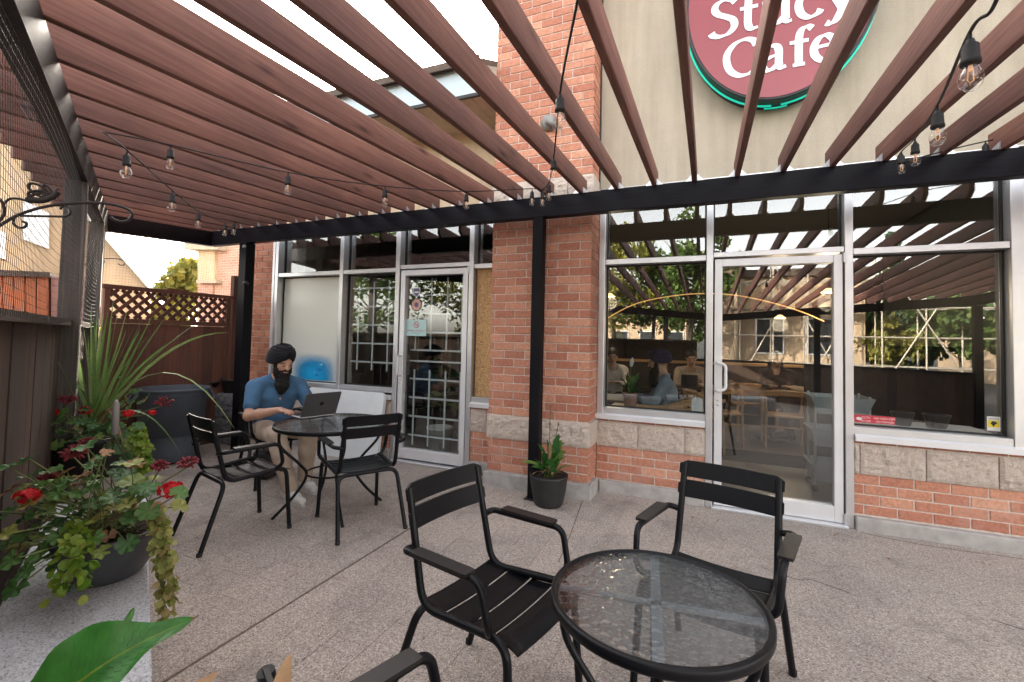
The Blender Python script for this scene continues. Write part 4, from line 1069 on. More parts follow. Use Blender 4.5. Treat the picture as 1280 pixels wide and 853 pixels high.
# folded white table leaning on the shop front
ft = thing('folding_table', 'folded white plastic table leaning against the wall below the frosted window', 'table', (-3.98, 4.30, 0), 0)
pts = []
for (cx_, cz_, a0) in ((.52, .72, 0), (-.52, .72, PI / 2), (-.52, .06, PI), (.52, .06, 1.5 * PI)):
    for k in range(5): pts.append((cx_ + .06 * math.cos(a0 + k * PI / 8), cz_ + .06 * math.sin(a0 + k * PI / 8)))
lean = Vector((0, .14, .99)).normalized()
MB().prism(pts, (0, -.06, 0), (1, 0, 0), lean, (0, .045, -.006)).build('tabletop', 'white_plastic', ft)
for x in (-.35, .35): MB().tube([(x, .0, .12), (x, .085, .68)], .012, 8).build('leg', 'galvanised', ft)
# black bag under the chair
bagp = MB(); bagp.cbox(-.09, .09, -.13, .13, 0, .28, .03)
bag = tag(bagp.build('bag', 'black_paint', None, (-4.02, 3.35, 0), .3), 'small black bag standing on the ground behind the sitter chair', 'bag')
MB().tube(smooth_path([(0, -.07, .27), (0, -.05, .36), (0, .05, .36), (0, .07, .27)], 5), .008, 6).build('strap', 'black_paint', bag)
# ================================================================== PLANTER LEDGE AND LEFT-HAND CORNER
LZ = .45
def lq(s, n, z): p = DF * -1 * s + NF * n; return Vector((p.x, p.y, z))      # s metres back from the camera, n from the ledge axis line
ledge = MB(); 
ledge.prism([(0, 0), (4.9, 0), (4.9, .40), (0, .40)], lq(-1.3, .057, -.05), -DF, -NF, (0, 0, LZ + .048)); ledge = tag(ledge.build('planter_ledge', 'concrete'), kind='structure')
s = -1.3; k = 0
for L in (1.05, .93, .98, 1.02, .90):
    a = lq(s + .002, .036, LZ - .0); mb = MB(); q = lq(s + L / 2, -.142, LZ - .045)
    mb.cbox(-L / 2 + .002, L / 2 - .002, -.204, .204, 0, .05, .006); o = mb.build('coping_slab', 'ledge_concrete', ledge, q, math.atan2(-DF.y, -DF.x)); s += L
tag(MB().add([lq(-1.4, -.33, .33), lq(6.3, -.33, .33), lq(6.3, -.60, .33), lq(-1.4, -.60, .33)], [(0, 1, 2, 3)]).build('soil_strip', 'mulch'), kind='structure')

def text_mesh(txt, size, mat, ext=.002, bold=0.0, align='CENTER', shear=0.0):
    c = bpy.data.curves.new('t', 'FONT'); c.body = txt; c.size = size; c.extrude = ext; c.offset = bold; c.align_x = align; c.resolution_u = 3; c.shear = shear
    o = bpy.data.objects.new('t', c); COL.objects.link(o); dg = bpy.context.evaluated_depsgraph_get()
    me = bpy.data.meshes.new_from_object(o.evaluated_get(dg)); bpy.data.objects.remove(o); me.materials.clear(); me.materials.append(M[mat]); me.name = 'lettering'; return me
# trash can
tcp = Vector((-5.46, 3.30, 0)); R0, R1, HC = .262, .325, .80
can = thing('trash_can', 'large dark grey plastic trash can with raised lettering by the lattice fence', 'trash can', tcp)
prof = [(0, .015), (R0 - .02, .015), (R0, .03)]
for k in range(1, 9): z = .03 + (HC - .12) * k / 8; prof.append((R0 + (R1 - .015 - R0) * z / HC, z))
prof += [(R1 - .005, HC - .085), (R1 + .004, HC - .07), (R1 + .006, HC - .03), (R1 + .022, HC - .022), (R1 + .026, HC - .006), (R1 + .020, HC), (R1 + .004, HC), (R1 - .004, HC - .012), (R1 - .03, .30), (0, .28)]
MB().lathe(prof, 48).build('body', 'can_grey', can)
ca = math.atan2(-tcp.y, -tcp.x)
for da in (1.35, -1.35, 2.9):
    c, s_ = math.cos(ca + da), math.sin(ca + da); t_ = Vector((-s_, c, 0)); n_ = Vector((c, s_, 0))
    MB().tube(fillet([n_ * R1 + t_ * -.10 + Vector((0, 0, HC - .03)), n_ * (R1 + .055) + t_ * -.08 + Vector((0, 0, HC - .13)), n_ * (R1 + .055) + t_ * .08 + Vector((0, 0, HC - .13)), n_ * R1 + t_ * .10 + Vector((0, 0, HC - .03))], .04), .016, 8).build('handle', 'can_grey', can)
me = text_mesh('BRUTE', .105, 'can_letter', .003, .002)
for v in me.vertices:
    x, y, z = v.co; zz = HC - .20 + y * 1; rad = R0 + (R1 - .015 - R0) * zz / HC + .0035 + z; a = ca + .02 + x / rad
    v.co = (rad * math.cos(a), rad * math.sin(a), zz)
put('lettering', me, can)
# grey retaining blocks and pot
bw_ = thing('block_wall', 'low wall of rough grey concrete blocks between trash can and black post', 'wall', (0, 0, 0))
for r_ in range(4):
    x = -6.02 + (-.12 if r_ % 2 else 0)
    while x < -5.44:
        x1 = min(x + .29, -5.42); x0 = max(x, -6.02)
        if x1 - x0 > .05: block_mesh(x1 - x0 - .005, .2, .157).build('stone_block', 'grey_block', bw_, ((x0 + x1) / 2, 4.17 + random.uniform(-.006, .006), .08 + r_ * .16))
        x += .29
bp = thing('plant_pot', 'black plastic plant pot standing on the grey block wall', 'plant pot', (-5.72, 4.2, .645))
MB().lathe([(0, 0), (.11, 0), (.14, .15), (.152, .152), (.152, .175), (.143, .175), (.132, .14), (0, .135)], 24).build('pot', 'pot_dark', bp)
MB().lathe([(0, .142), (.134, .138)], 16).build('soil', 'soil', bp)
bp2 = thing('plant_pot', 'black plastic plant pot with a spindly weed by the lattice boards', 'plant pot', (-5.98, 4.05, .60))
MB().lathe([(0, 0), (.10, 0), (.13, .16), (.14, .162), (.14, .185), (.13, .185), (.12, .15), (0, .145)], 24).build('pot', 'pot_dark', bp2)
wd_ = MB()
for k in range(46):
    z = .18 + random.random() * .42; a = random.uniform(0, 6.28); r_ = .02 + .05 * random.random()
    p = Vector((r_ * math.cos(a), r_ * math.sin(a), z)); d = Vector((math.cos(a), math.sin(a), .5)) * .03; s_ = Vector((-math.sin(a), math.cos(a), 0)) * .009
    wd_.add([p, p + d * .5 + s_, p + d, p + d * .5 - s_], [(0, 1, 2, 3)])
wd_.tube([(0, 0, .15), (.01, 0, .4), (0, .01, .62)], .003, 5); wd_.build('weed', 'leaf_geranium', bp2)

# ------------------------------------------------------------------ foliage meshes
def geranium_leaf():
    mb = MB(); n = 28; vs = [(0, 0, 0)]
    for (q, zc, zr) in ((.55, .10, .05), (1.0, .16, .13)):
        for k in range(n):
            t = -PI * .94 + 2 * PI * .94 * k / (n - 1); r = q * (1 + (.11 * math.cos(t * 7) + .04 * math.cos(t * 21)) * (1 if q > .9 else .2))
            vs.append((r * math.cos(t), r * math.sin(t), zc + zr * math.cos(7 * t + 2.2) + .14 * q * math.sin(t * 2 + .5)))
    fs = [(0, k, k + 1) for k in range(1, n)] + [(k, k + n, k + n + 1, k + 1) for k in range(1, n)]
    mb.add(vs, fs, True); return mb
def round_leaf():
    mb = MB(); n = 8; vs = [(0, 0, 0)] + [(.95 + math.cos(2 * PI * k / n) if False else math.cos(2 * PI * k / n) + .9, math.sin(2 * PI * k / n), .12 * math.cos(4 * PI * k / n)) for k in range(n)]
    mb.add([(.9, 0, -.08)] + vs[1:], [(0, 1 + k, 1 + (k + 1) % n) for k in range(n)], True); return mb
GL = geranium_leaf(); gl_me = GL.mesh('leaf', 'leaf_geranium'); gl_dry = GL.mesh('leaf', 'leaf_dry'); RL = round_leaf()
def orient(n, roll=0.0):
    return (Vector(n).to_track_quat('Z', 'Y').to_matrix().to_4x4() @ Matrix.Rotation(roll, 4, 'Z'))
def put_leaf(parent, me, p, n, sc, roll=None, name='leaf'):
    o = bpy.data.objects.new(name, me); COL.objects.link(o); o.parent = parent
    o.matrix_local = Matrix.Translation(Vector(p) - parent.location) @ orient(n, random.uniform(0, 6.28) if roll is None else roll) @ Matrix.Diagonal((sc, sc, sc, 1)); return o
def add_mesh(mb, src, mat4):
    mb.add([mat4 @ Vector(v) for v in src.v], src.f, True)
def flower_head(parent, p, R, mat, n=26, dried=False):
    mb = MB(); p = Vector(p)
    for i in range(n):
        d = Vector((random.gauss(0, 1), random.gauss(0, 1), random.gauss(.35, .8))); d.normalize(); c = p + Vector((d.x * R, d.y * R, d.z * R * .62)) * random.uniform(.75, 1)
        if dried:
            m4 = Matrix.Translation(c) @ orient(d) @ Matrix.Diagonal((R * .13, R * .13, R * .26, 1)); e = MB().ell((0, 0, 0), 1, 1, 1, 6, 4); add_mesh(mb, e, m4)
            mb.tube([p - Vector((0, 0, R * .5)), c], .0014, 4, caps=False)
        else:
            for k in range(5):
                a = 2 * PI * k / 5 + i; pr = R * .36
                m4 = Matrix.Translation(c) @ orient(d, a)
                vs = [(0, 0, 0), (pr * .6, -pr * .42, pr * .12), (pr * 1.02, -pr * .22, pr * .1), (pr * 1.02, pr * .22, pr * .1), (pr * .6, pr * .42, pr * .12)]
                mb.add([m4 @ Vector(v) for v in vs], [(0, 1, 2, 3, 4)], True)
    return mb.build('flower_head', mat, parent, -parent.location)
def trail(mb, path, sc, dens, spread):
    P = smooth_path(path, 10); L = len(P)
    for i in range(int(dens)):
        t = random.random(); q = P[int(t * (L - 1))]; a = random.uniform(0, 6.28)
        d = Vector((random.gauss(0, 1), random.gauss(0, 1), random.gauss(-.1, .5))); d.normalize()
        m4 = Matrix.Translation(q + d * spread * random.random()) @ orient((d + Vector((0, 0, .7))).normalized(), a) @ Matrix.Diagonal((sc * random.uniform(.6, 1.1),) * 3 + (1,))
        add_mesh(mb, RL, m4)
def stem(mb, a, b, r=.004, bow=.03):
    a = Vector(a); b = Vector(b); m_ = (a + b) / 2 + Vector((random.uniform(-bow, bow), random.uniform(-bow, bow), random.uniform(0, bow)))
    mb.tube(smooth_path([a, m_, b], 4), r, 5)
def atG(px, py, d): return atD(px, py, d * .95)
# --- near planter: wilting geranium in a grey hanging bowl
bc = Vector((-2.165, 1.10, LZ))
g1 = thing('potted_geranium', 'wilting red geranium with trailing creeper in a round grey bowl on the ledge', 'potted plant', bc)
MB().lathe([(0, .0), (.085, 0), (.12, .03), (.146, .075), (.164, .125), (.173, .165), (.182, .172), (.182, .19), (.174, .192), (.165, .165), (.15, .15), (0, .15)], 40).build('pot', 'pot_grey', g1)
mb = MB(); mb.lathe([(0, .168), (.1, .165), (.166, .155)], 24)
for k in range(70):
    a = random.uniform(0, 6.28); r_ = .14 * math.sqrt(random.random()); p = Vector((r_ * math.cos(a), r_ * math.sin(a), .17)); d = Vector((random.gauss(0, 1), random.gauss(0, 1), random.gauss(0, .25))).normalized() * .05
    mb.tube([p - d, p + Vector((0, 0, .012)), p + d], .002, 4, caps=False)
mb.build('soil', 'soil', g1)
crown = bc + Vector((0, 0, .17))
st1 = MB(); stw = MB()
for (px, py, d) in ((118, 620, 1.95), (160, 600, 1.95), (145, 640, 1.9), (95, 610, 2.0), (175, 625, 1.9)):
    q = atG(px, py, d); stem(stw, crown + Vector((random.uniform(-.05, .05), random.uniform(-.05, .05), 0)), q, .009, .02)
stw.build('stem', 'stem_brown', g1, -bc)
leafpx = []
for k in range(120):
    z_ = random.random()
    if z_ < .62: px = random.gauss(62, 34); py = random.gauss(655, 34)
    else: px = random.gauss(140, 42); py = random.gauss(610, 26)
    leafpx.append((px, py, random.uniform(1.72, 2.02)))
leafpx += [(8, 668, 1.6), (15, 700, 1.55), (32, 715, 1.6), (20, 735, 1.58), (60, 640, 1.7), (115, 675, 1.70), (128, 690, 1.68), (165, 650, 1.75), (185, 640, 1.76), (170, 612, 1.8), (195, 610, 1.8), (75, 670, 1.68), (50, 690, 1.66), (115, 585, 1.9), (160, 680, 1.72)]
for (px, py, d) in leafpx:
    p = atG(px, py, d); out = (p - crown); nrm_ = Vector((out.x * .9, out.y * .9 - .10, .22 + max(0, out.z) + random.uniform(0, .2))).normalized()
    dry = random.random() < .17
    put_leaf(g1, gl_dry if dry else gl_me, p, nrm_ + Vector((random.uniform(-.3, .3), random.uniform(-.3, .3), 0)), random.uniform(.020, .043) * (.8 if dry else 1))
    if random.random() < .7: stem(st1, crown + Vector((random.uniform(-.08, .08), random.uniform(-.08, .08), 0)), p, .0022, .03)
for (px, py, d, R, m_, dr) in ((35, 620, 1.75, .038, 'petal_red', False), (213, 612, 1.80, .040, 'petal_red', False), (92, 566, 1.95, .042, 'bud_dark', True), (62, 598, 1.9, .034, 'bud_dark', True), (235, 579, 1.85, .034, 'bud_dark', True), (200, 582, 1.9, .03, 'bud_dark', True), (108, 553, 2.0, .03, 'bud_dark', True)):
    p = atG(px, py, d); flower_head(g1, p, R, m_, 30 if not dr else 34, dr); stem(st1, crown, p - Vector((0, 0, R * .4)), .003, .05)
st1.build('stem', 'stem_green', g1, -bc)
cj = MB()
for (a, b, c) in (((85, 655, 1.72), (75, 700, 1.62), (62, 752, 1.58)), ((100, 660, 1.70), (100, 700, 1.60), (95, 750, 1.57)), ((90, 650, 1.72), (88, 690, 1.64), (82, 735, 1.6)), ((110, 660, 1.72), (112, 700, 1.63), (104, 738, 1.6))):
    trail(cj, [atG(*a), atG(*b), atG(*c)], .019, 26, .018)
tag(cj.build('trailing_foliage', 'leaf_lime', g1, -bc), kind='stuff')
cj = MB()
for k in range(7):
    o_ = random.uniform(-10, 12); top = atG(196 + o_ * .8, 645 + random.uniform(-10, 10), 1.80); md = atG(202 + o_ * 1.3, 700, 1.80); bt = atG(205 + o_ * 1.4, random.uniform(735, 800), 1.80)
    trail(cj, [top, md, bt], .014, 46, .02); cj.tube(smooth_path([top, md, bt], 6), .0016, 4)
tag(cj.build('trailing_foliage', 'leaf_lime_pale', g1, -bc), kind='stuff')
hg = MB()     # wire hanger legs folded over the bowl
apex = atG(142, 545, 2.02)
for a in (.6, 2.7, 4.6): hg.tube([bc + Vector((.178 * math.cos(a), .178 * math.sin(a), .18)), apex], .0022, 5)
hg.build('hanger_wire', 'iron', g1, -bc)
MB().lathe([(0, -.10), (.012, -.09), (.013, .0), (.011, .035), (.004, .05), (0, .05)], 8).build('hanger_hook', 'lamp_grey', g1, atG(145, 515, 2.02) - bc)
# --- far planter: spike plant, geraniums and creeper in a dark pot
sc_ = Vector((-3.80, 1.81, LZ))
g2 = thing('potted_spike_plant', 'tall spiky grass-leaved plant with red geraniums in a dark pot on the ledge', 'potted plant', sc_)
MB().lathe([(0, 0), (.17, 0), (.20, .10), (.235, .22), (.25, .24), (.25, .265), (.24, .268), (.225, .24), (0, .23)], 36).build('pot', 'pot_dark', g2)
MB().lathe([(0, .25), (.15, .246), (.226, .236)], 24).build('soil', 'soil', g2)
base = sc_ + Vector((.02, -.02, .27)); bd_ = proj(base)[2]
tips = [(18, 491, .45), (59, 403, .1), (47, 411, .12), (54, 424, .15), (104, 406, .02), (114, 381, 0), (122, 388, 0), (129, 392, 0), (136, 379, 0), (146, 395, 0), (153, 414, 0), (193, 390, .02), (212, 390, .05), (246, 405, .12), (287, 416, .22), (225, 421, .12), (293, 536, .50), (226, 568, .50), (97, 433, .08), (131, 532, .3), (168, 408, .02), (178, 400, .03), (80, 470, .35), (95, 488, .4), (158, 413, 0), (185, 420, .1), (110, 420, 0), (140, 410, 0), (204, 400, .06), (70, 440, .15), (118, 400, 0), (125, 420, 0), (148, 385, 0), (163, 430, .05), (160, 384, 0), (132, 400, 0), (175, 412, .03), (90, 412, .05), (142, 372, 0)]
def blade(p0, tip, sag, w_):
    mb = MB(); L = (tip - p0).length; ctrl = (p0 + tip) / 2 + Vector((0, 0, sag * L * 1.4)); n = 10; vs = []; d0 = (tip - p0).normalized()
    side = d0.cross(Vector((0, 0, 1)));  side = side.normalized() if side.length > .2 else Vector((1, 0, 0))
    view = (Vector((0, 0, CAMH)) - p0).normalized()
    ang_ = random.uniform(-.9, .9); s1 = (d0.cross(view)).normalized(); side = (s1 * math.cos(ang_) + view * math.sin(ang_)).normalized()
    fn = side.cross(d0).normalized()
    for k in range(n + 1):
        t = k / n; q = (1 - t) ** 2 * p0 + 2 * t * (1 - t) * ctrl + t * t * tip; ww = w_ * (.55 + .9 * t - 1.42 * t * t + .0) if t < .999 else .0006
        ww = max(ww, .0006); vs += [q - side * ww, q - fn * ww * .35, q + side * ww]
    fs = []
    for k in range(n):
        a = k * 3; fs += [(a, a + 1, a + 4, a + 3), (a + 1, a + 2, a + 5, a + 4)]
    mb.add(vs, fs, True); return mb
for i, (px, py, sg_) in enumerate(tips):
    tip = atD(px, py, bd_ + random.uniform(-.22, .22)); p0 = base + Vector((random.uniform(-.03, .03), random.uniform(-.03, .03), random.uniform(0, .05)))
    blade(p0 - sc_, tip - sc_, sg_, random.uniform(.012, .018)).build('leaf', 'leaf_spike', g2)
for (px, py, sg_) in ((98, 554, .5), (109, 560, .5), (156, 566, .55), (150, 550, .5)):
    blade(base - sc_, atD(px, py, bd_ - .28) - sc_, sg_, .013).build('leaf', 'leaf_dry', g2)
st1 = MB()
for k in range(120):
    px = random.gauss(118, 42); py = random.gauss(548, 14); 
    if 190 < px or px < 45: continue
    p = atD(px, py, bd_ + random.uniform(-.30, .15)); out = p - base; put_leaf(g2, gl_me, p, (out.x + random.uniform(-.2, .2), out.y - .2, .25 + random.random() * .4), random.uniform(.022, .04)); stem(st1, base, p, .002, .03)
for k in range(34):
    p = atD(random.gauss(165, 14), random.gauss(500, 14), bd_ + random.uniform(0, .3)); put_leaf(g2, gl_me, p, (random.gauss(0, .5), -.6, .5), random.uniform(.014, .024)); 
for (px, py, R, m_, dr) in ((66, 516, .036, 'petal_red', False), (108, 513, .038, 'petal_red', False), (160, 517, .034, 'petal_red', False), (190, 516, .025, 'petal_red', False), (84, 500, .045, 'bud_dark', True), (205, 503, .05, 'bud_dark', True)):
    p = atD(px, py, bd_ - .12); flower_head(g2, p, R, m_, 26, dr); stem(st1, base, p - Vector((0, 0, R * .4)), .003, .05)
st1.build('stem', 'stem_green', g2, -sc_)
cj = MB()
for k in range(8):
    o_ = random.uniform(-10, 10); trail(cj, [atD(168 + o_, 535, bd_ - .22), atD(176 + o_, 560, bd_ - .28), atD(176 + o_ * 1.1, 592 + random.uniform(-6, 4), bd_ - .30)], .017, 34, .03)
tag(cj.build('trailing_foliage', 'leaf_lime', g2, -sc_), kind='stuff')
# --- pot by the pillar
pc = Vector((-1.245, 3.86, 0))
g3 = thing('potted_canna', 'leafy green plant with withered leaves in a black textured pot by the brick pillar', 'potted plant', pc)
mb = MB(); prof = [(0, 0), (.105, 0), (.118, .01)]
for k in range(1, 22): prof.append((.118 + .044 * (k / 21) ** .7 + (.0022 if k % 2 else -.0008), .01 + .225 * k / 21))
prof += [(.166, .245), (.168, .26), (.158, .262), (.152, .235), (0, .23)]
mb.lathe(prof, 36).build('pot', 'pot_dark', g3); MB().lathe([(0, .238), (.15, .232)], 20).build('soil', 'soil', g3)
def broad_leaf(p0, tip, w_, sag=.15, droop=0, n=9):
    mb = MB(); d0 = (tip - p0); L = d0.length; ctrl = (p0 + tip) / 2 + Vector((0, 0, sag * L)); d0.normalize()
    side = d0.cross(Vector((random.uniform(-.3, .3), random.uniform(-.3, .3), 1))); side.normalize(); fn = side.cross(d0).normalized(); vs = []; fs = []
    for k in range(n + 1):
        t = k / n; q = (1 - t) ** 2 * p0 + 2 * t * (1 - t) * ctrl + t * t * tip
        ww = w_ * (math.sin(PI * min(1, (t * .92 + .04)) ** .8)) ** .8 if 0 < k < n else w_ * .06
        rp = .012 * math.sin(t * 14)
        vs += [q - side * ww + fn * (ww * .28 + rp * w_ * 8), q - side * ww * .5 + fn * ww * .06, q, q + side * ww * .5 + fn * ww * .06, q + side * ww + fn * (ww * .28 - rp * w_ * 8)]
    for k in range(n):
        for j in range(4): a = k * 5 + j; fs.append((a, a + 1, a + 6, a + 5))
    mb.add(vs, fs, True); return mb
dpc = proj(pc)[2]
for (px, py, w_, m_) in ((650, 578, .035, 'leaf_lily'), (672, 555, .035, 'leaf_lily'), (668, 574, .04, 'leaf_lily'), (705, 553, .035, 'leaf_lily'), (698, 543, .035, 'leaf_lily'), (710, 570, .04, 'leaf_lily'), (690, 560, .04, 'leaf_lily'), (680, 566, .04, 'leaf_lily'), (713, 582, .03, 'leaf_lily'), (664, 584, .035, 'leaf_lily'), (700, 575, .04, 'leaf_lily'), (684, 550, .03, 'leaf_lily'), (662, 597, .02, 'leaf_dry'), (708, 595, .022, 'leaf_dry'), (700, 590, .022, 'leaf_dry'), (678, 592, .022, 'leaf_dry'), (706, 570, .02, 'leaf_dry'), (690, 594, .02, 'leaf_dry')) + tuple((random.uniform(664, 712), random.uniform(545, 588), .034, 'leaf_lily' if random.random() < .8 else 'leaf_dry') for _ in range(14)):
    tip = atD(px, py, dpc + random.uniform(-.16, .05)); broad_leaf(Vector((random.uniform(-.04, .04), random.uniform(-.04, .04), .235)), tip - pc, w_, .25 if m_ == 'leaf_lily' else .5).build('leaf', m_, g3)
for (px, py) in ((688, 508), (698, 530)):
    mb = MB(); top = atD(px, py, dpc - .02) - pc; mb.tube(smooth_path([(0, 0, .23), top * .55 + Vector((.0, 0, .1)), top], 5), .004, 5)
    for k in range(4): mb.ell(top + Vector((random.uniform(-.012, .012), 0, -.05 * k)), .010, .009, .014, 6, 5)
    mb.build('flower_stalk', 'stem_brown', g3)
# --- broad leaf right by the lens
fp = Vector((-.86, .20, LZ))
g4 = thing('broad_leaf_plant', 'broad glossy green leaf with brown tip reaching over the ledge', 'potted plant', fp)
MB().lathe([(0, 0), (.10, 0), (.13, .2), (.14, .2), (.14, .22), (.128, .22), (.12, .19), (0, .185)], 24).build('pot', 'pot_dark', g4)
top = atD(40, 905, .56)
mb = MB(); mb.tube(smooth_path([fp + Vector((0, 0, .18)), (fp + top) / 2 + Vector((0, 0, .1)), top], 6), .012, 8); mb.build('stem', 'stem_green', g4, -fp)
def big_leaf(p0, tip, wd, up, mat, n=22, rib=True):
    mb = MB(); d0 = (tip - p0); L = d0.length; d0.normalize(); side = d0.cross(up).normalized(); fn = side.cross(d0).normalized(); vs = []; fs = []; mid = []
    for k in range(n + 1):
        t = k / n; q = p0 + d0 * L * t + fn * (.13 * L * math.sin(PI * t)); ww = wd * min(1.0, (1 - t) * 1.75 + .0) ** .85 * (.72 + .28 * math.sin(PI * min(1, t * 1.3))) + .0005
        mid.append(q - fn * .0006)
        for j in range(-6, 7):
            u = j / 6; vs.append(q + side * ww * u + fn * (abs(u) ** 1.15 * ww * .42 + .004 * math.sin(t * 17 + u * 2) * abs(u) ** 2))
    for k in range(n):
        for j in range(12): a = k * 13 + j; fs.append((a, a + 1, a + 14, a + 13))
    mb.add(vs, fs, True); o = mb.build('leaf', mat, g4, -fp)
    if rib:
        vm = MB()
        for k in range(1, n - 3):
            for sg_ in (-1, 1):
                q = []
                for j in range(0, 7):
                    kk = min(n, k + int(j * .55)); q.append(Vector(vs[kk * 13 + 6 + sg_ * j]) + fn * .0004)
                vm.tube(q, .0002, 3, caps=False)
        vm.build('veins', 'leaf_lily', o)
    if rib: MB().tube(mid, [.0028 * (1 - k / (n + 2)) + .0004 for k in range(n + 1)], 6).build('midrib', 'leaf_lime', o)
    return o
upv = Vector((.35, -.45, .82))
big_leaf(atD(42, 900, .56), atD(243, 773, .66), .052, upv, 'leaf_canna')
big_leaf(atD(130, 860, .70), atD(168, 760, .78), .020, Vector((.6, -.6, .5)), 'leaf_canna')
MB().tube([atD(237, 776, .657) - fp, atD(243, 773, .66) - fp, atD(249, 769, .664) - fp], [.0016, .0018, .0004], 6).build('leaf_tip', 'leaf_dry', g4)
broad_leaf(atD(338, 915, .60) - fp, atD(362, 818, .64) - fp, .012, .1).build('leaf', 'leaf_dry', g4)
broad_leaf(atD(225, 890, .60) - fp, atD(272, 841, .64) - fp, .012, .1).build('leaf', 'leaf_dry', g4)

# ================================================================== HOOK BRACKETS WITH BUTTERFLIES
def hook(label, P, scale):
    """P maps photo pixels of the nearer bracket to 3d"""
    o = thing('plant_hook', label, 'hook', P(-12, 262), 0, 'wrought iron plant hooks on the fence'); L0 = o.location.copy()
    r = .0055 * scale
    loc = lambda pts: [P(*q) - L0 for q in pts]
    m_ = MB()
    m_.tube(smooth_path(loc([(-12, 290), (0, 282), (25, 268), (60, 258), (100, 254), (135, 255), (158, 261), (165, 269), (158, 277), (145, 276), (138, 271)]), 6), r, 8)
    m_.tube(loc([(25, 270), (80, 271)]), r * .8, 6)
    m_.tube(smooth_path(loc([(80, 271), (87, 268), (87, 261), (80, 257), (75, 262)]), 5), r * .8, 6)
    m_.tube(smooth_path(loc([(18, 271), (17, 280), (24, 285), (31, 284), (33, 279), (27, 277)]), 5), r * .8, 6)
    m_.tube(smooth_path(loc([(-12, 245), (-2, 248), (4, 256), (5, 268), (-4, 280)]), 5), r * .9, 6)
    m_.tube(smooth_path(loc([(4, 256), (12, 249), (25, 249), (40, 254)]), 5), r * .8, 6)
    m_.tube(loc([(-12, 225), (-12, 305)]), r * 1.2, 6)
    m_.build('bracket', 'iron', o)
    b = MB()
    for (cx_, cy_, w_, h_, a) in ((48, 238, 14, 6, .5), (50, 244, 15, 5, .1), (44, 247, 11, 4, -.3), (60, 240, 10, 4.5, .95)):
        pts = [(cx_ + w_ * math.cos(t) * math.cos(a) - h_ * math.sin(t) * math.sin(a), cy_ + w_ * math.cos(t) * math.sin(a) + h_ * math.sin(t) * math.cos(a)) for t in [2 * PI * k / 16 for k in range(16)]]
        b.tube([q for q in loc(pts)], r * .9, 6, closed=True)
    b.tube(smooth_path(loc([(36, 250), (52, 251), (66, 246), (72, 240)]), 4), r * 1.9, 8); b.tube(smooth_path(loc([(66, 246), (70, 238), (75, 237)]), 4), r * .5, 5)
    b.build('butterfly', 'iron', o); return o
hook('black wrought iron plant hook with butterfly, its long arm reaching above the red geraniums', lambda x, y: atD(x, y, 1.60 + (x + 12) * .0011), 1.0)
sc2 = .33
hp_ = atD(-34, 262, 1.60) + NF * -.03
post(hp_.x, hp_.y, .08, 'post_grey', zt(hp_.y) - .19, ang)
hook('wrought iron butterfly hook on the grey post beside the lattice fence', lambda x, y: atD(98 + (x + 12) * sc2, 340 + (y - 300) * sc2 * 1.1, 4.9 + (x + 12) * .0012), .95)

# ================================================================== STRING LIGHTS
def bulb(parent, p, cab):
    b = thing('tmp', 'x', 'x')
    bpy.data.objects.remove(b)
    sk = MB().lathe([(0, .056), (.008, .056), (.010, .047), (.0165, .041), (.018, .006), (.020, .004), (.020, -.006), (.015, -.008), (0, -.008)], 14).build('socket', 'rubber', parent, p)
    gl_ = MB().lathe([(.0135, -.006), (.015, -.014), (.0225, -.030), (.0245, -.042), (.0215, -.058), (.012, -.068), (0, -.071)], 14).build('bulb', 'bulb_glass', sk)
    MB().tube([(-.004, 0, -.012), (-.006, 0, -.045), (0, 0, -.052), (.006, 0, -.045), (.004, 0, -.012)], .0013, 4).tube([(0, 0, -.008), (0, 0, -.022)], .004, 6).build('filament', 'filament', gl_)
    MB().tube([(0, 0, .058), Vector(cab) - Vector(p)], .004, 6).build('drop_wire', 'rubber', sk)
def string(label, bulbs, cable, group='patio string lights'):
    root = thing('string_lights', label, 'string lights', Vector((0, 0, 0)), 0, group)
    C = smooth_path(cable, 8)
    MB().tube(C, .0042, 6).build('cable', 'rubber', root)
    for p in bulbs:
        q = min(C, key=lambda c: (Vector((c.x, c.y, 0)) - Vector((p.x, p.y, 0))).length + abs(c.z - p.z - .07) * .5)
        bulb(root, p, q)
D = lambda px, py, d: atD(px, py, d)
up = lambda p, dz=.075: Vector((p.x, p.y, p.z + dz))
b1 = [D(213, 197, 2.75), D(360, 230, 3.0), D(481, 246, 3.3), D(583, 251, 3.7), D(665, 247, 3.95)]
a1 = D(128, 165, 2.6)
string('string of clear bulbs slung under the rafters towards the slim post at the brick pillar', b1, [a1] + [up(p) for p in b1] + [D(690, 240, 3.95)])
b2 = [D(158, 206, 2.35), D(215, 252, 3.15), D(248, 275, 4.0), D(281, 287, 4.9), D(292, 286, 5.1)]
string('short string of clear bulbs slung towards the beam corner above the lattice fence', b2, [a1] + [up(p) for p in b2] + [D(300, 284, 5.2)])
b3 = [D(700, 138, 1.75), D(692, 211, 2.75), D(686, 240, 3.6), D(678, 248, 3.95)]
string('string of clear bulbs hanging from overhead to the beam before the brick pillar', b3, [D(735, -90, 1.0), D(722, 0, 1.25)] + [up(p) for p in b3])
b4 = [D(1213, 78, 1.12), D(1172, 158, 1.62), D(1144, 191, 2.4), D(1127, 204, 2.95)]
string('string of clear bulbs slung past the sign towards the beam above the corner window', b4, [D(1268, -60, .90), D(1240, 12, 1.02)] + [up(p) for p in b4] + [D(1118, 205, 3.05)])
b5 = [D(1232, 190, 3.05)]
string('single clear bulb on a wire running along the beam above the corner window', b5, [D(1118, 205, 3.05)] + [up(p, .07) for p in b5] + [D(1300, 168, 3.0)])

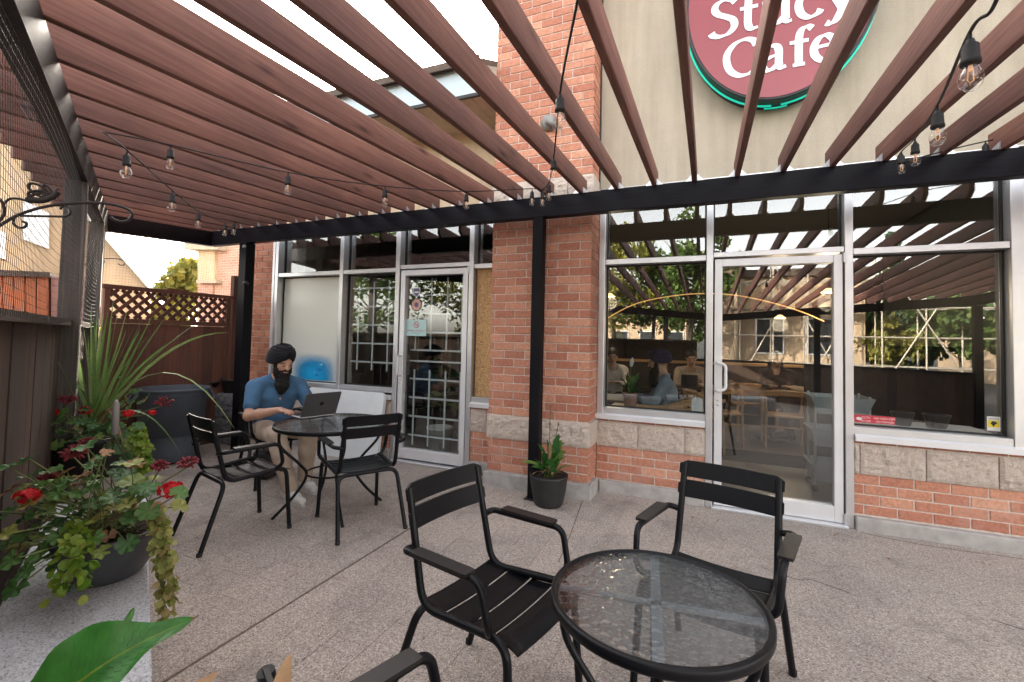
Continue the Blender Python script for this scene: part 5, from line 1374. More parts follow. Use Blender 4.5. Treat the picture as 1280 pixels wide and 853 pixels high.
# ================================================================== SIGN
sg = thing('cafe_sign', 'oval dark red cafe sign with white lettering and green neon edge', 'sign', (.53, 4.43, 4.35))
SA, SB = .70, .91
el = lambda k_, n=64: [(k_[0] * math.cos(2 * PI * i / n), k_[1] * math.sin(2 * PI * i / n)) for i in range(n)]
MB().prism(el((SA, SB)), (0, -.20, 0), (1, 0, 0), (0, 0, 1), (0, .20, 0)).build('cabinet', 'sign_side', sg)
fm_ = MB(); n = 64; o_ = el((SA - .012, SB - .012)); fm_.prism(o_, (0, -.206, 0), (1, 0, 0), (0, 0, 1), (0, .004, 0)); fm_.build('face', 'sign_face', sg)
MB().tube([(SA * 1.005 * math.cos(t), -.203, SB * 1.005 * math.sin(t)) for t in [2 * PI * i / 64 for i in range(64)]], .010, 6, closed=True).build('trim', 'sign_side', sg)
nt_ = MB()
nt_.tube([((SA + .014) * math.cos(t), -.105, (SB + .014) * math.sin(t)) for t in [PI * 1.5 + .05 + (2 * PI - .1) * i / 90 for i in range(91)]], .0085, 8)
nt_.tube([((SA + .014) * math.cos(t), -.06, (SB + .014) * math.sin(t)) for t in [PI * 1.5 - .12 + .24 * i / 10 for i in range(11)]], .0075, 8).build('neon_tube', 'neon_green', sg)
# lettering: broad-nib strokes
NZ = [0]
def nib(mb, path, wmax, wmin, ang, z0, ox, oy, sc):
    NZ[0] += 1; z0 -= .0004 * (NZ[0] % 3)
    P = [Vector((p[0], p[1], 0)) for p in path]; P = smooth_path(P, 7) if len(P) > 2 else [P[0].lerp(P[1], k / 4) for k in range(5)]; n = len(P); L = []; R_ = []
    for i in range(n):
        t = P[min(i + 1, n - 1)] - P[max(i - 1, 0)]; t.normalize(); nv = Vector((-t.y, t.x, 0)); a = math.atan2(t.y, t.x)
        w_ = wmin + (wmax - wmin) * abs(math.sin(a - ang)); L.append(P[i] + nv * w_ / 2); R_.append(P[i] - nv * w_ / 2)
    f = lambda p, y: (ox + p.x * sc, y, oy + p.y * sc)
    vs = []; fs = []
    for i in range(n): vs += [f(L[i], z0), f(R_[i], z0), f(L[i], z0 - .004), f(R_[i], z0 - .004)]
    for i in range(n - 1): a = i * 4; fs += [(a + 2, a + 3, a + 7, a + 6), (a, a + 2, a + 6, a + 4), (a + 1, a + 5, a + 7, a + 3)]
    mb.add(vs, fs, False)
GLY = {
 'S': ([[(.46, .62), (.40, .68), (.28, .71), (.14, .66), (.09, .55), (.16, .44), (.30, .36), (.42, .27), (.44, .14), (.34, .02), (.18, -.01), (.07, .03), (.03, .09)]], .52),
 't': ([[(.17, .62), (.16, .40), (.16, .12), (.22, .02), (.33, .03)], [(.02, .45), (.33, .45)]], .38),
 'u': ([[(.10, .47), (.10, .16), (.16, .03), (.28, .02), (.40, .14)], [(.41, .48), (.41, .10), (.44, .02), (.51, .02)], [(.02, .46), (.11, .46)]], .55),
 'c': ([[(.40, .38), (.35, .46), (.22, .47), (.10, .38), (.07, .24), (.12, .08), (.24, .00), (.37, .04), (.42, .11)]], .47),
 'y': ([[(.07, .47), (.17, .28), (.27, .06)], [(.46, .47), (.34, .20), (.20, -.12), (.10, -.20), (.03, -.17)], [(.01, .47), (.15, .47)], [(.38, .47), (.51, .47)]], .53),
 'C': ([[(.60, .56), (.54, .66), (.40, .71), (.22, .66), (.09, .50), (.07, .32), (.14, .12), (.30, .00), (.48, .01), (.60, .10)]], .64),
 'a': ([[(.08, .38), (.16, .46), (.28, .46), (.34, .36), (.34, .10), (.38, .01), (.46, .03)], [(.34, .28), (.20, .25), (.07, .17), (.09, .04), (.20, .00), (.34, .10)]], .49),
 'f': ([[(.40, .66), (.33, .71), (.24, .68), (.19, .56), (.18, .30), (.18, .01)], [(.03, .45), (.34, .45)], [(.08, .005), (.28, .005)]], .36),
 'e': ([[(.10, .27), (.38, .29)], [(.38, .28), (.37, .38), (.27, .47), (.15, .44), (.07, .30), (.08, .13), (.19, .01), (.33, .02), (.42, .11)]], .46),
 'o': ([[(.24, .47), (.11, .42), (.06, .24), (.12, .06), (.25, .00), (.39, .06), (.44, .24), (.38, .42), (.24, .47)]], .50)}
def write(txt, x, z, sc):
    for ch in txt:
        if ch == ' ': x += .3 * sc; continue
        st_, adv = GLY[ch]; mb = MB()
        for p in st_: nib(mb, p, .135, .050, math.radians(12), -.2075, x, z, sc)
        mb.build('letter', 'sign_white', sg); x += adv * sc
write('Stucy', -.515, 4.055 - 4.35, .435); write('Cafe', -.41, 3.68 - 4.35, .425)
write('o', -.22, 4.48 - 4.35, .435)

# ================================================================== STICKERS AND NOTICES ON THE GLASS
def sticker(name, label, x0, x1, z0, z1, y, parts_):
    o = thing(name, label, 'sticker', ((x0 + x1) / 2, y, (z0 + z1) / 2))
    W_, H_ = x1 - x0, z1 - z0
    for i, (nm, m_, poly) in enumerate(parts_):
        MB().prism([(p[0] * W_ / 2, p[1] * H_ / 2) for p in poly], (0, -.0006 * (i + 1), 0), (1, 0, 0), (0, 0, 1), (0, .0005, 0)).build(nm, m_, o)
    return o, W_, H_
REC = [(-1, -1), (1, -1), (1, 1), (-1, 1)]
def words(o, txt, size, x, z, mat='sticker_white', k=4):
    me = text_mesh(txt, size, mat, .0002); q = put('lettering', me, o, (x, -.0006 * k, z), (PI / 2, 0, 0)); return q
o, W_, H_ = sticker('camera_notice', 'red camera notice sticker low on the corner window', 1.115, 1.38, .815, .875, YF - .0045, [('backing', 'sticker_red', REC), ('camera_symbol', 'sticker_white', [(-.92, .1), (-.80, .45), (-.62, .2), (-.62, -.15), (-.70, -.5), (-.88, -.25)])])
words(o, 'CCTV', .022, -.055, .004); words(o, 'IN USE', .022, -.055, -.022); words(o, 'NO CASH KEPT', .020, .068, .004); words(o, 'ON PREMISES', .020, .068, -.022)
o, W_, H_ = sticker('alarm_sticker', 'small white and yellow alarm sticker in the lower corner of the corner window', 1.93, 2.005, .825, .93, YF - .0045, [('backing', 'sticker_white', REC), ('panel', 'sticker_yellow', [(-.85, -.5), (.85, -.5), (.85, .45), (-.85, .45)]), ('figure', 'sticker_black', [(-.5, .0), (-.2, .35), (.3, .3), (.55, .05), (.2, -.1), (0, -.45), (-.3, -.1)])])
words(o, 'ADT', .018, 0, .031, 'sticker_black') if False else words(o, 'NOTICE', .016, 0, .031, 'sticker_black')
dy = 4.502 - .0015
o, W_, H_ = sticker('no_smoking_notice', 'pale teal no smoking notice taped to the barred glass door', -3.235, -2.96, 1.435, 1.625, dy, [('backing', 'sticker_teal', REC)])
rg = MB(); rg.lathe([(.030, 0), (.038, 0), (.038, .0006), (.030, .0006)], 20); q = rg.build('ring', 'sticker_red', o, (0, -.0012, .035)); q.rotation_euler = (PI / 2, 0, 0)
q = MB().box(-.034, .034, -.0004, .0004, -.003, .003).build('slash', 'sticker_red', o, (0, -.0022, .035)); q.rotation_euler = (0, .8, 0)
MB().box(-.02, .02, -.0003, .0003, -.004, .004).build('cigarette', 'sticker_black', o, (0, -.0011, .035))
words(o, 'SMOKING IS PROHIBITED', .021, 0, -.040, 'sticker_red'); words(o, 'within 9 metres of entrance', .012, 0, -.062, 'sticker_black'); words(o, 'Thank you', .010, 0, -.078, 'sticker_black')
def m_decal():
    m, t, p = mk('blue_film'); tc = N(t, 'ShaderNodeTexCoord'); sp_ = N(t, 'ShaderNodeSeparateXYZ'); t.links.new(tc.outputs['Object'], sp_.inputs[0])
    p.inputs['Base Color'].default_value = (.02, .36, .72, 1); p.inputs['Roughness'].default_value = .3
    def edge(sock, c, hw, soft):
        a = N(t, 'ShaderNodeMath', operation='SUBTRACT'); t.links.new(sock, a.inputs[0]); a.inputs[1].default_value = c
        b = N(t, 'ShaderNodeMath', operation='ABSOLUTE'); t.links.new(a.outputs[0], b.inputs[0])
        q = N(t, 'ShaderNodeMapRange'); q.interpolation_type = 'SMOOTHSTEP'; q.inputs[1].default_value = hw; q.inputs[2].default_value = hw - soft; t.links.new(b.outputs[0], q.inputs[0]); return q.outputs[0]
    ml = N(t, 'ShaderNodeMath', operation='MULTIPLY'); t.links.new(edge(sp_.outputs[0], 0, .42, .38), ml.inputs[0]); t.links.new(edge(sp_.outputs[2], -.10, .30, .27), ml.inputs[1])
    tr = N(t, 'ShaderNodeBsdfTransparent'); mx = N(t, 'ShaderNodeMixShader'); t.links.new(ml.outputs[0], mx.inputs[0]); t.links.new(tr.outputs[0], mx.inputs[1]); t.links.new(p.outputs[0], mx.inputs[2]); t.links.new(mx.outputs[0], t.nodes['Material Output'].inputs[0])
m_decal()
dc = thing('window_decal', 'blue fading film with small fish shapes low on the frosted window', 'decal', (-4.70, YF - .006, 1.0))
MB().box(-.42, .42, -.0005, .0005, -.165, .20).build('film', 'blue_film', dc)
simple('fish_blue', (.01, .16, .45), .5); simple('fish_pale', (.25, .62, .80), .5)
for (x, z, sc, m_) in ((-.10, .02, .035, 'fish_blue'), (.10, -.03, .06, 'fish_blue'), (.13, .04, .03, 'fish_pale'), (.06, -.10, .035, 'fish_blue'), (.17, .03, .025, 'fish_blue'), (.02, -.06, .02, 'fish_pale')):
    MB().prism([(p[0] * sc + x, p[1] * sc + z) for p in [(-1, .35), (-.6, .1), (.1, .42), (.9, .1), (1, 0), (.3, -.35), (-.5, -.1), (-1, -.4), (-.8, 0)]], (0, -.0014, 0), (1, 0, 0), (0, 0, 1), (0, .0006, 0)).build('fish', m_, dc)
hexa = [(math.cos(PI / 6 + k * PI / 3), math.sin(PI / 6 + k * PI / 3)) for k in range(6)]
shield = [(-1, 1), (1, 1), (1, -.2), (0, -1), (-1, -.2)]
o, W_, H_ = sticker('shield_sticker', 'small dark blue shield sticker high on the barred glass door', -3.155, -3.06, 2.01 - .13, 2.0, dy, [('backing', 'sticker_white', shield), ('panel', 'sticker_blue', [(p[0] * .82, p[1] * .82) for p in shield]), ('band', 'sticker_white', [(-.6, -.05), (.6, -.05), (.6, .2), (-.6, .2)])])
octa = [(1.08 * math.cos(PI / 8 + k * PI / 4), 1.08 * math.sin(PI / 8 + k * PI / 4)) for k in range(8)]
o, W_, H_ = sticker('octagon_sticker', 'octagonal salmon security sticker below the shield on the barred door', -3.175, -3.035, 1.725, 1.87, dy, [('backing', 'sticker_black', octa), ('panel', 'sticker_pink', [(p[0] * .88, p[1] * .88) for p in octa]), ('emblem', 'sticker_blue', [(.4 * p[0], .4 * p[1]) for p in octa])])
# ================================================================== INSIDE THE CAFE
tag(MB().box(-5.9, 8.8, 4.56, 12, -.05, .0).build('cafe_floor', 'interior_floor'), kind='structure')
tag(MB().box(.2, 1.7, 6.3, 6.95, 0, .008).build('floor_mat', 'floor_mat'), 'dark rubber floor mat just inside the cafe', 'mat')
bn = thing('booth_partition', 'dark booth partition with a pale wooden cap across the cafe', 'partition', (1.5, 9.3, 0))
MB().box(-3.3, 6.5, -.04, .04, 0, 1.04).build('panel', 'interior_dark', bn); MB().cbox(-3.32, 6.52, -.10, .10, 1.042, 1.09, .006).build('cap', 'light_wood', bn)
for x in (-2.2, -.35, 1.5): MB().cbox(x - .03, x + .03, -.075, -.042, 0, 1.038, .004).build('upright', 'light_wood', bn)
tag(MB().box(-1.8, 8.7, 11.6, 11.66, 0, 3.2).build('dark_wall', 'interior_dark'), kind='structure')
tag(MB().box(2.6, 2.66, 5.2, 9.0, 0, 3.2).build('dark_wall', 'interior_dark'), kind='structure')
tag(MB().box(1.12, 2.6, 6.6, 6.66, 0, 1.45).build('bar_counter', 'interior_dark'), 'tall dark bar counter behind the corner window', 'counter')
sh_ = thing('window_shelf', 'pale shelf behind the corner window holding small pots', 'shelf', (1.55, 4.8, 0))
MB().box(-.45, .48, -.18, .25, .755, .785).build('board', 'white_paint', sh_)
for x in (-.4, .42): MB().box(x - .02, x + .02, -.02, .02, 0, .753).build('leg', 'aluminium', sh_)
sh2 = thing('window_shelf', 'wooden shelf behind the cafe window holding a peace lily', 'shelf', (-.45, 4.85, 0))
MB().box(-.45, .44, -.2, .2, .735, .765).build('board', 'light_wood', sh2)
for x in (-.4, .4): MB().box(x - .02, x + .02, -.02, .02, 0, .733).build('leg', 'light_wood', sh2)
for (x, r_, lab) in ((1.50, .075, 'squat black pot on the shelf behind the corner window'), (1.72, .085, 'larger black flared pot on the shelf behind the corner window')):
    tag(MB().lathe([(0, 0), (r_ * .7, 0), (r_, .09), (r_ * 1.06, .095), (r_ * 1.06, .11), (r_ * .9, .11), (r_ * .85, .07), (0, .07)], 20).build('pot', 'pot_dark', None, (x, 4.78, .786)), lab, 'pot')
def wood_chair(x, y, rz, label):
    t = thing('wooden_chair', label, 'chair', (x, y, 0), rz, 'wooden chairs inside the cafe')
    for sx in (-1, 1):
        MB().tube([(sx * .25, -.21, 0), (sx * .235, -.19, .45), (sx * .245, -.20, .70)], [.014, .019, .014], 8).build('leg', 'light_wood', t)
        MB().tube([(sx * .25, .21, 0), (sx * .24, .19, .45), (sx * .25, .16, .68)], [.014, .019, .014], 8).build('leg', 'light_wood', t)
        MB().tube([(sx * .24, -.19, .25), (sx * .24, .19, .25)], .011, 6).build('stretcher', 'light_wood', t)
    MB().tube([(-.24, -.2, .30), (.24, -.2, .30)], .012, 6).build('stretcher', 'light_wood', t)
    MB().cbox(-.24, .24, -.21, .2, .43, .46, .01).build('seat', 'light_wood', t)
    P = smooth_path([(-.25, .22, .69), (-.27, .0, .71), (-.22, -.18, .75), (0, -.25, .77), (.22, -.18, .75), (.27, .0, .71), (.25, .22, .69)], 5)
    mb = MB()
    for dz in (-.022, 0, .022): mb.tube([p + Vector((0, 0, dz * (1 if p.y < -.05 else .3))) for p in P], .018, 8)
    mb.build('top_rail', 'light_wood', t); return t
wood_chair(1.02, 7.50, .0, 'pale wooden elbow chair seen through the glass door beside the grey tubs')
wood_chair(.22, 7.35, .1, 'pale wooden elbow chair behind the door handle')
wood_chair(-.02, 6.75, -1.4, 'pale wooden elbow chair beyond the sitter in a checked shirt')
wood_chair(-.36, 5.72, 1.45, 'pale wooden elbow chair carrying the sitter in a grey blue shirt')
wood_chair(.62, 8.55, .0, 'pale wooden chair half hidden behind the cafe table')
def cafe_table(x, y, w_, d, label):
    t = thing('cafe_table', label, 'table', (x, y, 0), 0, 'dark tables inside the cafe')
    MB().cbox(-w_ / 2, w_ / 2, -d / 2, d / 2, .71, .745, .006).build('tabletop', 'table_wood', t)
    MB().tube([(0, 0, .02), (0, 0, .70)], .035, 10).build('column', 'black_paint', t)
    MB().lathe([(0, .0), (.24, 0), (.24, .012), (.05, .03), (0, .03)], 20).build('base', 'black_paint', t)
cafe_table(.9, 8.05, 1.7, .62, 'long dark cafe table behind the pale wooden chairs'); cafe_table(-1.0, 5.75, .6, .7, 'dark cafe table before the sitter in a grey blue shirt'); cafe_table(-.3, 7.6, .7, .6, 'dark cafe table with a black laptop on it')
tag(MB().box(-.12, .12, -.005, .005, 0, .2).build('tablet', 'black_paint', None, (-.22, 7.5, .746)), 'black screen standing on a table inside the cafe', 'screen')
JS = dict(head=(.10, 0, 1.18), neck=(.03, 0, 1.01), chest=(.0, 0, .82), pelvis=(-.03, 0, .51), sh_l=(.02, .18, .96), el_l=(.16, .24, .72), wr_l=(.38, .12, .775), sh_r=(.02, -.18, .96), el_r=(.16, -.24, .72), wr_r=(.38, -.12, .775),
          hip_l=(0, .10, .52), kn_l=(.45, .12, .54), an_l=(.44, .12, .10), to_l=(.6, .12, .03), hip_r=(0, -.10, .52), kn_r=(.45, -.12, .54), an_r=(.44, -.12, .10), to_r=(.6, -.12, .03))
def guest(label, x, y, f, shirt, **kw):
    return human('person', label, (x, y, 0), f, JS, dict(skin=kw.pop('skin', 'skin'), shirt=shirt, pants='shirt_black', shoe='shirt_black'), .014, long_sleeve=True, **kw)
guest('person in navy turban and grey blue shirt seated behind the cafe window', -.42, 5.72, (-1, -.12), 'shirt_greyblue', turban='turban_navy', beard=True, head_pitch=.15)
guest('person with glasses and tan hooded top seated behind a black screen', -.22, 8.15, (.1, -1), 'shirt_tan', hair='short', skin='skin_light', head_pitch=.35)
guest('person in black with long dark hair bent over the long cafe table', 1.05, 8.60, (0, -1), 'shirt_black', hair='long', skin='skin_light', head_pitch=.6)
guest('person in tan top cut off by the frame of the glass door', 1.62, 8.1, (-1, .1), 'shirt_tan', hair='short', skin='skin_light', head_pitch=.4)
guest('person in white printed top seated behind the peace lily', -1.42, 7.7, (.2, -1), 'shirt_white', hair='short', skin='skin_light', head_pitch=.3)
# peace lily
pl_ = Vector((-.70, 4.80, .766)); g5 = thing('peace_lily', 'peace lily with white flower in a pinkish pot behind the cafe window', 'potted plant', pl_)
MB().lathe([(0, 0), (.055, 0), (.075, .12), (.082, .122), (.082, .14), (.074, .14), (.068, .11), (0, .105)], 20).build('pot', 'terracotta', g5)
for k in range(22):
    a = random.uniform(0, 6.28); L = random.uniform(.12, .26); el_ = random.uniform(.3, 1.2)
    broad_leaf(Vector((0, 0, .11)), Vector((L * math.cos(a) * math.cos(el_), L * .6 * math.sin(a) * math.cos(el_), .12 + L * math.sin(el_))), .028, .3).build('leaf', 'leaf_lily', g5)
MB().tube([(0, 0, .1), (.0, 0, .42)], .003, 5).build('flower_stalk', 'stem_green', g5); broad_leaf(Vector((0, 0, .40)), Vector((.02, -.01, .50)), .022, .1).build('flower', 'sticker_white', g5)
# white card on the shelf
tag(MB().prism([(-.05, 0), (.05, 0), (.05, .11), (.03, .14), (-.03, .14), (-.05, .11)], (-.07, 4.75, .766), (1, 0, 0), (0, .2, .98), (0, .006, 0)).build('card', 'sticker_white'), 'small white rounded card standing on the shelf behind the cafe window', 'card')
# cart with grey tubs
ct = thing('tub_cart', 'wheeled cart with three grey plastic tubs just inside the glass door', 'cart', (1.22, 5.55, 0))
for z in (.10, .44, .76):
    MB().add([(-.20, -.16, z), (.20, -.16, z), (.20, .16, z), (-.20, .16, z), (-.26, -.21, z + .17), (.26, -.21, z + .17), (.26, .21, z + .17), (-.26, .21, z + .17), (-.245, -.195, z + .17), (.245, -.195, z + .17), (.245, .195, z + .17), (-.245, .195, z + .17), (-.19, -.15, z + .01), (.19, -.15, z + .01), (.19, .15, z + .01), (-.19, .15, z + .01)],
             [(3, 2, 1, 0), (0, 1, 5, 4), (1, 2, 6, 5), (2, 3, 7, 6), (3, 0, 4, 7), (4, 5, 9, 8), (5, 6, 10, 9), (6, 7, 11, 10), (7, 4, 8, 11), (9, 13, 12, 8), (10, 14, 13, 9), (11, 15, 14, 10), (8, 12, 15, 11), (12, 13, 14, 15)]).build('tub', 'tub_grey', ct)
for sx in (-1, 1):
    for sy in (-1, 1):
        MB().tube([(sx * .22, sy * .17, .06), (sx * .22, sy * .17, .95)], .012, 6).build('upright', 'galvanised', ct)
        MB().lathe([(0, -.012), (.03, -.012), (.03, .012), (0, .012)], 14).build('castor', 'rubber', ct, (sx * .22, sy * .17, .03)).rotation_euler = (PI / 2, 0, 0)
# LED arch and pendant lamps (lit)
ar = [onY(px, py, 7.0) for px, py in ((745, 410), (758, 399), (785, 384), (813, 375), (860, 368), (907, 368), (950, 375), (996, 388), (1030, 402))]
tag(MB().tube(smooth_path(ar, 6), .008, 6).build('arch_lamp', 'led_warm'), 'thin arched glowing lamp spanning the cafe interior', 'lamp')
for i, (px, py, y, lab) in enumerate(((762, 371, 7.6, 'glowing dome pendant lamp beyond the lily window'), (1036, 366, 7.0, 'glowing dome pendant lamp at the edge of the glass door'), (975, 398, 9.0, 'glowing dome pendant lamp over the booth partition'))):
    p = onY(px, py, y); t = thing('pendant_lamp', lab, 'lamp', p)
    MB().lathe([(.0, .06), (.03, .055), (.09, .0), (.085, .0), (.0, .045)], 18).build('shade', 'lamp_warm', t); MB().tube([(0, 0, .06), (0, 0, 3.24 - p.z)], .004, 5).build('cord', 'rubber', t)
    L = bpy.data.lights.new('pendant_light', 'POINT'); L.energy = 3.2; L.color = (1, .78, .52); L.shadow_soft_size = .12; lo_ = bpy.data.objects.new('pendant_light', L); COL.objects.link(lo_); lo_.parent = t; lo_.location = (0, 0, -.12)
# left-hand room
tag(MB().lathe([(0, 0), (.12, 0), (.155, .30), (.165, .302), (.165, .325), (.152, .325), (.115, .02), (0, .02)], 24).build('bucket', 'sticker_white', None, (-3.02, 4.95, 0)), 'white plastic bucket standing inside the barred glass door', 'bucket')
g6 = thing('indoor_plant', 'dark leafy plant standing behind the bars of the left door', 'potted plant', (-3.1, 5.15, .30))
for k in range(40):
    a = random.uniform(0, 6.28); L = random.uniform(.15, .35); z = random.uniform(.1, .9)
    broad_leaf(Vector((0, 0, z)), Vector((L * math.cos(a), L * math.sin(a), z + random.uniform(-.05, .2))), .05, .2, n=5).build('leaf', 'leaf_lily', g6)
MB().tube([(0, 0, -.2), (.02, 0, .5), (0, .02, 1.0)], .012, 6).build('stem', 'stem_brown', g6); MB().lathe([(0, -.3), (.1, -.3), (.13, -.05), (0, -.05)], 16).build('pot', 'pot_dark', g6)
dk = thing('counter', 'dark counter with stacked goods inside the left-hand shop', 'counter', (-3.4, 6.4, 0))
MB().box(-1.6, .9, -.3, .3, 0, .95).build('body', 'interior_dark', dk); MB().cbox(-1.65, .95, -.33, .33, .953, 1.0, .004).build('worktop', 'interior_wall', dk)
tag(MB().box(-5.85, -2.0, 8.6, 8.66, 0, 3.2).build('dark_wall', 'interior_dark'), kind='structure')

# ================================================================== BEYOND THE PATIO
def tree(name, label, x, y, H, R, leaf='leaf_tree', n=2600, conifer=False, lz=.11, z0=None, group='trees around the cafe'):
    t = thing(name, label, 'tree', (x, y, -.12), 0, group); tr = MB(); r0 = .035 * H * .5
    pts = [(0, 0, 0), (random.uniform(-.1, .1), random.uniform(-.1, .1), H * .35), (random.uniform(-.2, .2), random.uniform(-.2, .2), H * .7), (0, 0, H * .93)]
    tr.tube(smooth_path(pts, 4), [r0 * (1 - .88 * i / 12) for i in range(13)], 8)
    cl = []
    if conifer:
        for k in range(90):
            h_ = H * (.12 + .88 * random.random()); rr_ = R * (1 - (h_ / H)) * random.uniform(.5, 1) + .05; a = random.uniform(0, 6.28)
            cl.append((rr_ * math.cos(a), rr_ * math.sin(a), h_ - rr_ * .25, .12 + .22 * R * (1 - h_ / H)))
    else:
        nb_ = 9
        for k in range(nb_):
            a = 2 * PI * k / nb_ + random.uniform(-.3, .3); h0 = H * random.uniform(.3, .6); e = Vector((R * .7 * math.cos(a), R * .7 * math.sin(a), h0 + H * random.uniform(.1, .3)))
            tr.tube(smooth_path([(0, 0, h0), (e.x * .45, e.y * .45, h0 + (e.z - h0) * .6), tuple(e)], 3), [r0 * .4 * (1 - .8 * i / 6) for i in range(7)], 6)
        for k in range(34):
            d = Vector((random.gauss(0, 1), random.gauss(0, 1), random.gauss(0, 1))).normalized() * random.random() ** .45
            cl.append((d.x * R, d.y * R, H * .64 + d.z * H * .34, R * random.uniform(.20, .36)))
    tr.build('trunk', 'bark', t)
    vs = []; fs = []
    for i in range(n):
        c = random.choice(cl); d = Vector((random.gauss(0, 1), random.gauss(0, 1), random.gauss(0, .8))).normalized() * c[3] * random.random() ** .4; p = Vector(c[:3]) + d
        u = Vector((random.gauss(0, 1), random.gauss(0, 1), random.gauss(0, 1))).normalized(); v = u.orthogonal().normalized(); s_ = lz * random.uniform(.6, 1.3)
        k = len(vs); vs += [p - u * s_, p + v * s_ * .55, p + u * s_, p - v * s_ * .55]; fs.append((k, k + 1, k + 2, k + 3))
    MB().add(vs, fs, False).build('crown', leaf, t)
tree('street_tree', 'leafy street tree mirrored beside the lily window', -.55, -8.6, 6.2, 1.5, n=3600)
tree('street_tree', 'loose yellowish tree mirrored next to the brick pillar', -3.3, -8.8, 6.5, 1.7, 'leaf_tree_yellow', n=2400)
tree('conifer', 'tall dark conifer mirrored in the corner window', 6.7, -13.0, 6.0, 1.3, 'leaf_conifer', 3000, True, .16)
tree('shrub_tree', 'round green bush mirrored at the edge of the corner window', 8.3, -12.0, 3.4, 1.4, n=2200, lz=.14)
tree('shrub_tree', 'round yellow green bush mirrored under the conifer', 6.2, -11.7, 2.6, 1.0, 'leaf_tree_yellow', n=1600, lz=.13)
tree('street_tree', 'yellow green tree mirrored in the barred glass door', -8.6, -7.6, 5.2, 2.0, 'leaf_tree_yellow', n=3000)
tree('street_tree', 'full green tree mirrored in the barred window', -12.0, -5.5, 6.0, 2.3, n=3200)
tree('garden_tree', 'bright green tree beyond the lattice fence', -18.6, 11.2, 4.3, 1.5, 'leaf_tree_yellow', n=2600, lz=.14)
for k in range(9):
    tree('far_tree', 'distant full green tree standing across the street behind the patio', -22 + k * 6.5 + random.uniform(-1.5, 1.5), -34 + random.uniform(-4, 4), random.uniform(6, 9), random.uniform(2.6, 3.6), n=900, lz=.32, group='distant trees across the street')
tree('street_tree', 'second leafy tree mirrored close to the lily window', -2.0, -10.2, 5.6, 1.5, n=2600)
# mirrored street buildings
def simple_building(name, label, x0, x1, y0, y1, H, mat, wins, roof='roof_brown'):
    t = thing(name, label, 'building', ((x0 + x1) / 2, (y0 + y1) / 2, -.12)); cx_, cy_ = (x0 + x1) / 2, (y0 + y1) / 2
    MB().box(x0 - cx_, x1 - cx_, y0 - cy_, y1 - cy_, 0, H).build('wall', mat, t)
    MB().cbox(x0 - cx_ - .2, x1 - cx_ + .2, y0 - cy_ - .2, y1 - cy_ + .2, H + .003, H + .3, .02).build('roof', roof, t)
    for (a, b, c, d) in wins:
        w_ = MB().box(a - cx_, b - cx_, y1 - cy_ + .002, y1 - cy_ + .05, c, d).build('window', 'alu_white', t); MB().box(a - cx_ + .06, b - cx_ - .06, y1 - cy_ + .051, y1 - cy_ + .06, c + .06, d - .06).build('pane', 'car_dark', w_)
    return t
simple_building('stone_building', 'tan building under repair mirrored in the glass door', 1.2, 5.4, -17, -11.5, 4.2, 'house_tan', [(1.8, 2.8, 1.2, 2.6), (3.5, 4.5, 1.2, 2.6)])
simple_building('tan_building', 'tan corner pier of a building mirrored beside the leafy tree', .35, 1.0, -11.5, -10.6, 4.6, 'house_tan', [])
simple_building('low_house', 'low house with brown roof mirrored behind the leafy tree', -9, -1, -24, -18, 3.0, 'house_tan', [(-8 + k * 1.5, -7.1 + k * 1.5, 1.0, 2.2) for k in range(5)])
simple_building('low_house', 'low tan house mirrored under the conifer', 12, 20, -24, -16, 2.5, 'house_tan', [(13 + k * 2, 14.2 + k * 2, 1, 2) for k in range(3)])
scf = thing('scaffolding', 'steel tube scaffolding mirrored in the glass door', 'scaffolding', (3.4, -10.8, -.12))
for x in (-2.2, -1.1, 0, 1.1, 2.2, 3.4, 4.6, 6.0):
    for y in (-.35, .35): MB().tube([(x, y, 0), (x, y, 5.2)], .03, 6).build('upright', 'scaffold_steel', scf)
for z in (.9, 1.9, 2.9, 3.9, 4.8):
    for y in (-.35, .35): MB().tube([(-2.5, y, z), (6.3, y, z)], .028, 6).build('rail', 'scaffold_steel', scf)
    if z > 1.5: MB().box(-2.4, 3.4, -.3, .3, z + .035, z + .075).build('deck', 'light_wood', scf) if z in (2.9,) else None
for (a, b) in ((-2.2, 0), (0, 2.2), (2.2, 4.6), (4.6, 2.2), (1.1, -1.1), (6, 4.6)):
    MB().tube([(a, .4, .2), (b, .4, 4.6)], .026, 6).build('brace', 'scaffold_steel', scf)
def car(label, x, y, rz, mat):
    t = thing('parked_car', label, 'car', (x, y, -.12), rz)
    prof = [(-2.1, .35), (-2.15, .75), (-1.9, .95), (-1.2, 1.0), (-.7, 1.42), (.7, 1.45), (1.35, 1.0), (2.05, .85), (2.15, .5), (2.1, .32)]
    MB().prism(prof, (0, -.85, 0), (1, 0, 0), (0, 0, 1), (0, 1.7, 0)).build('body', mat, t)
    for sy in (-1, 1):
        MB().prism([(-1.1, 1.02), (-.65, 1.36), (.62, 1.39), (1.15, 1.02)], (0, sy * .855 - .004, 0), (1, 0, 0), (0, 0, 1), (0, .008, 0)).build('window', 'car_dark', t)
        for x_ in (-1.3, 1.35):
            w_ = MB().lathe([(0, -.1), (.2, -.1), (.32, -.09), (.32, .09), (.2, .1), (0, .1)], 20).build('wheel', 'rubber', t, (x_, sy * .78, .32)); w_.rotation_euler = (PI / 2, 0, 0)
car('dark parked car mirrored behind the scaffolding rails', -3.2, -14.0, .1, 'car_dark')
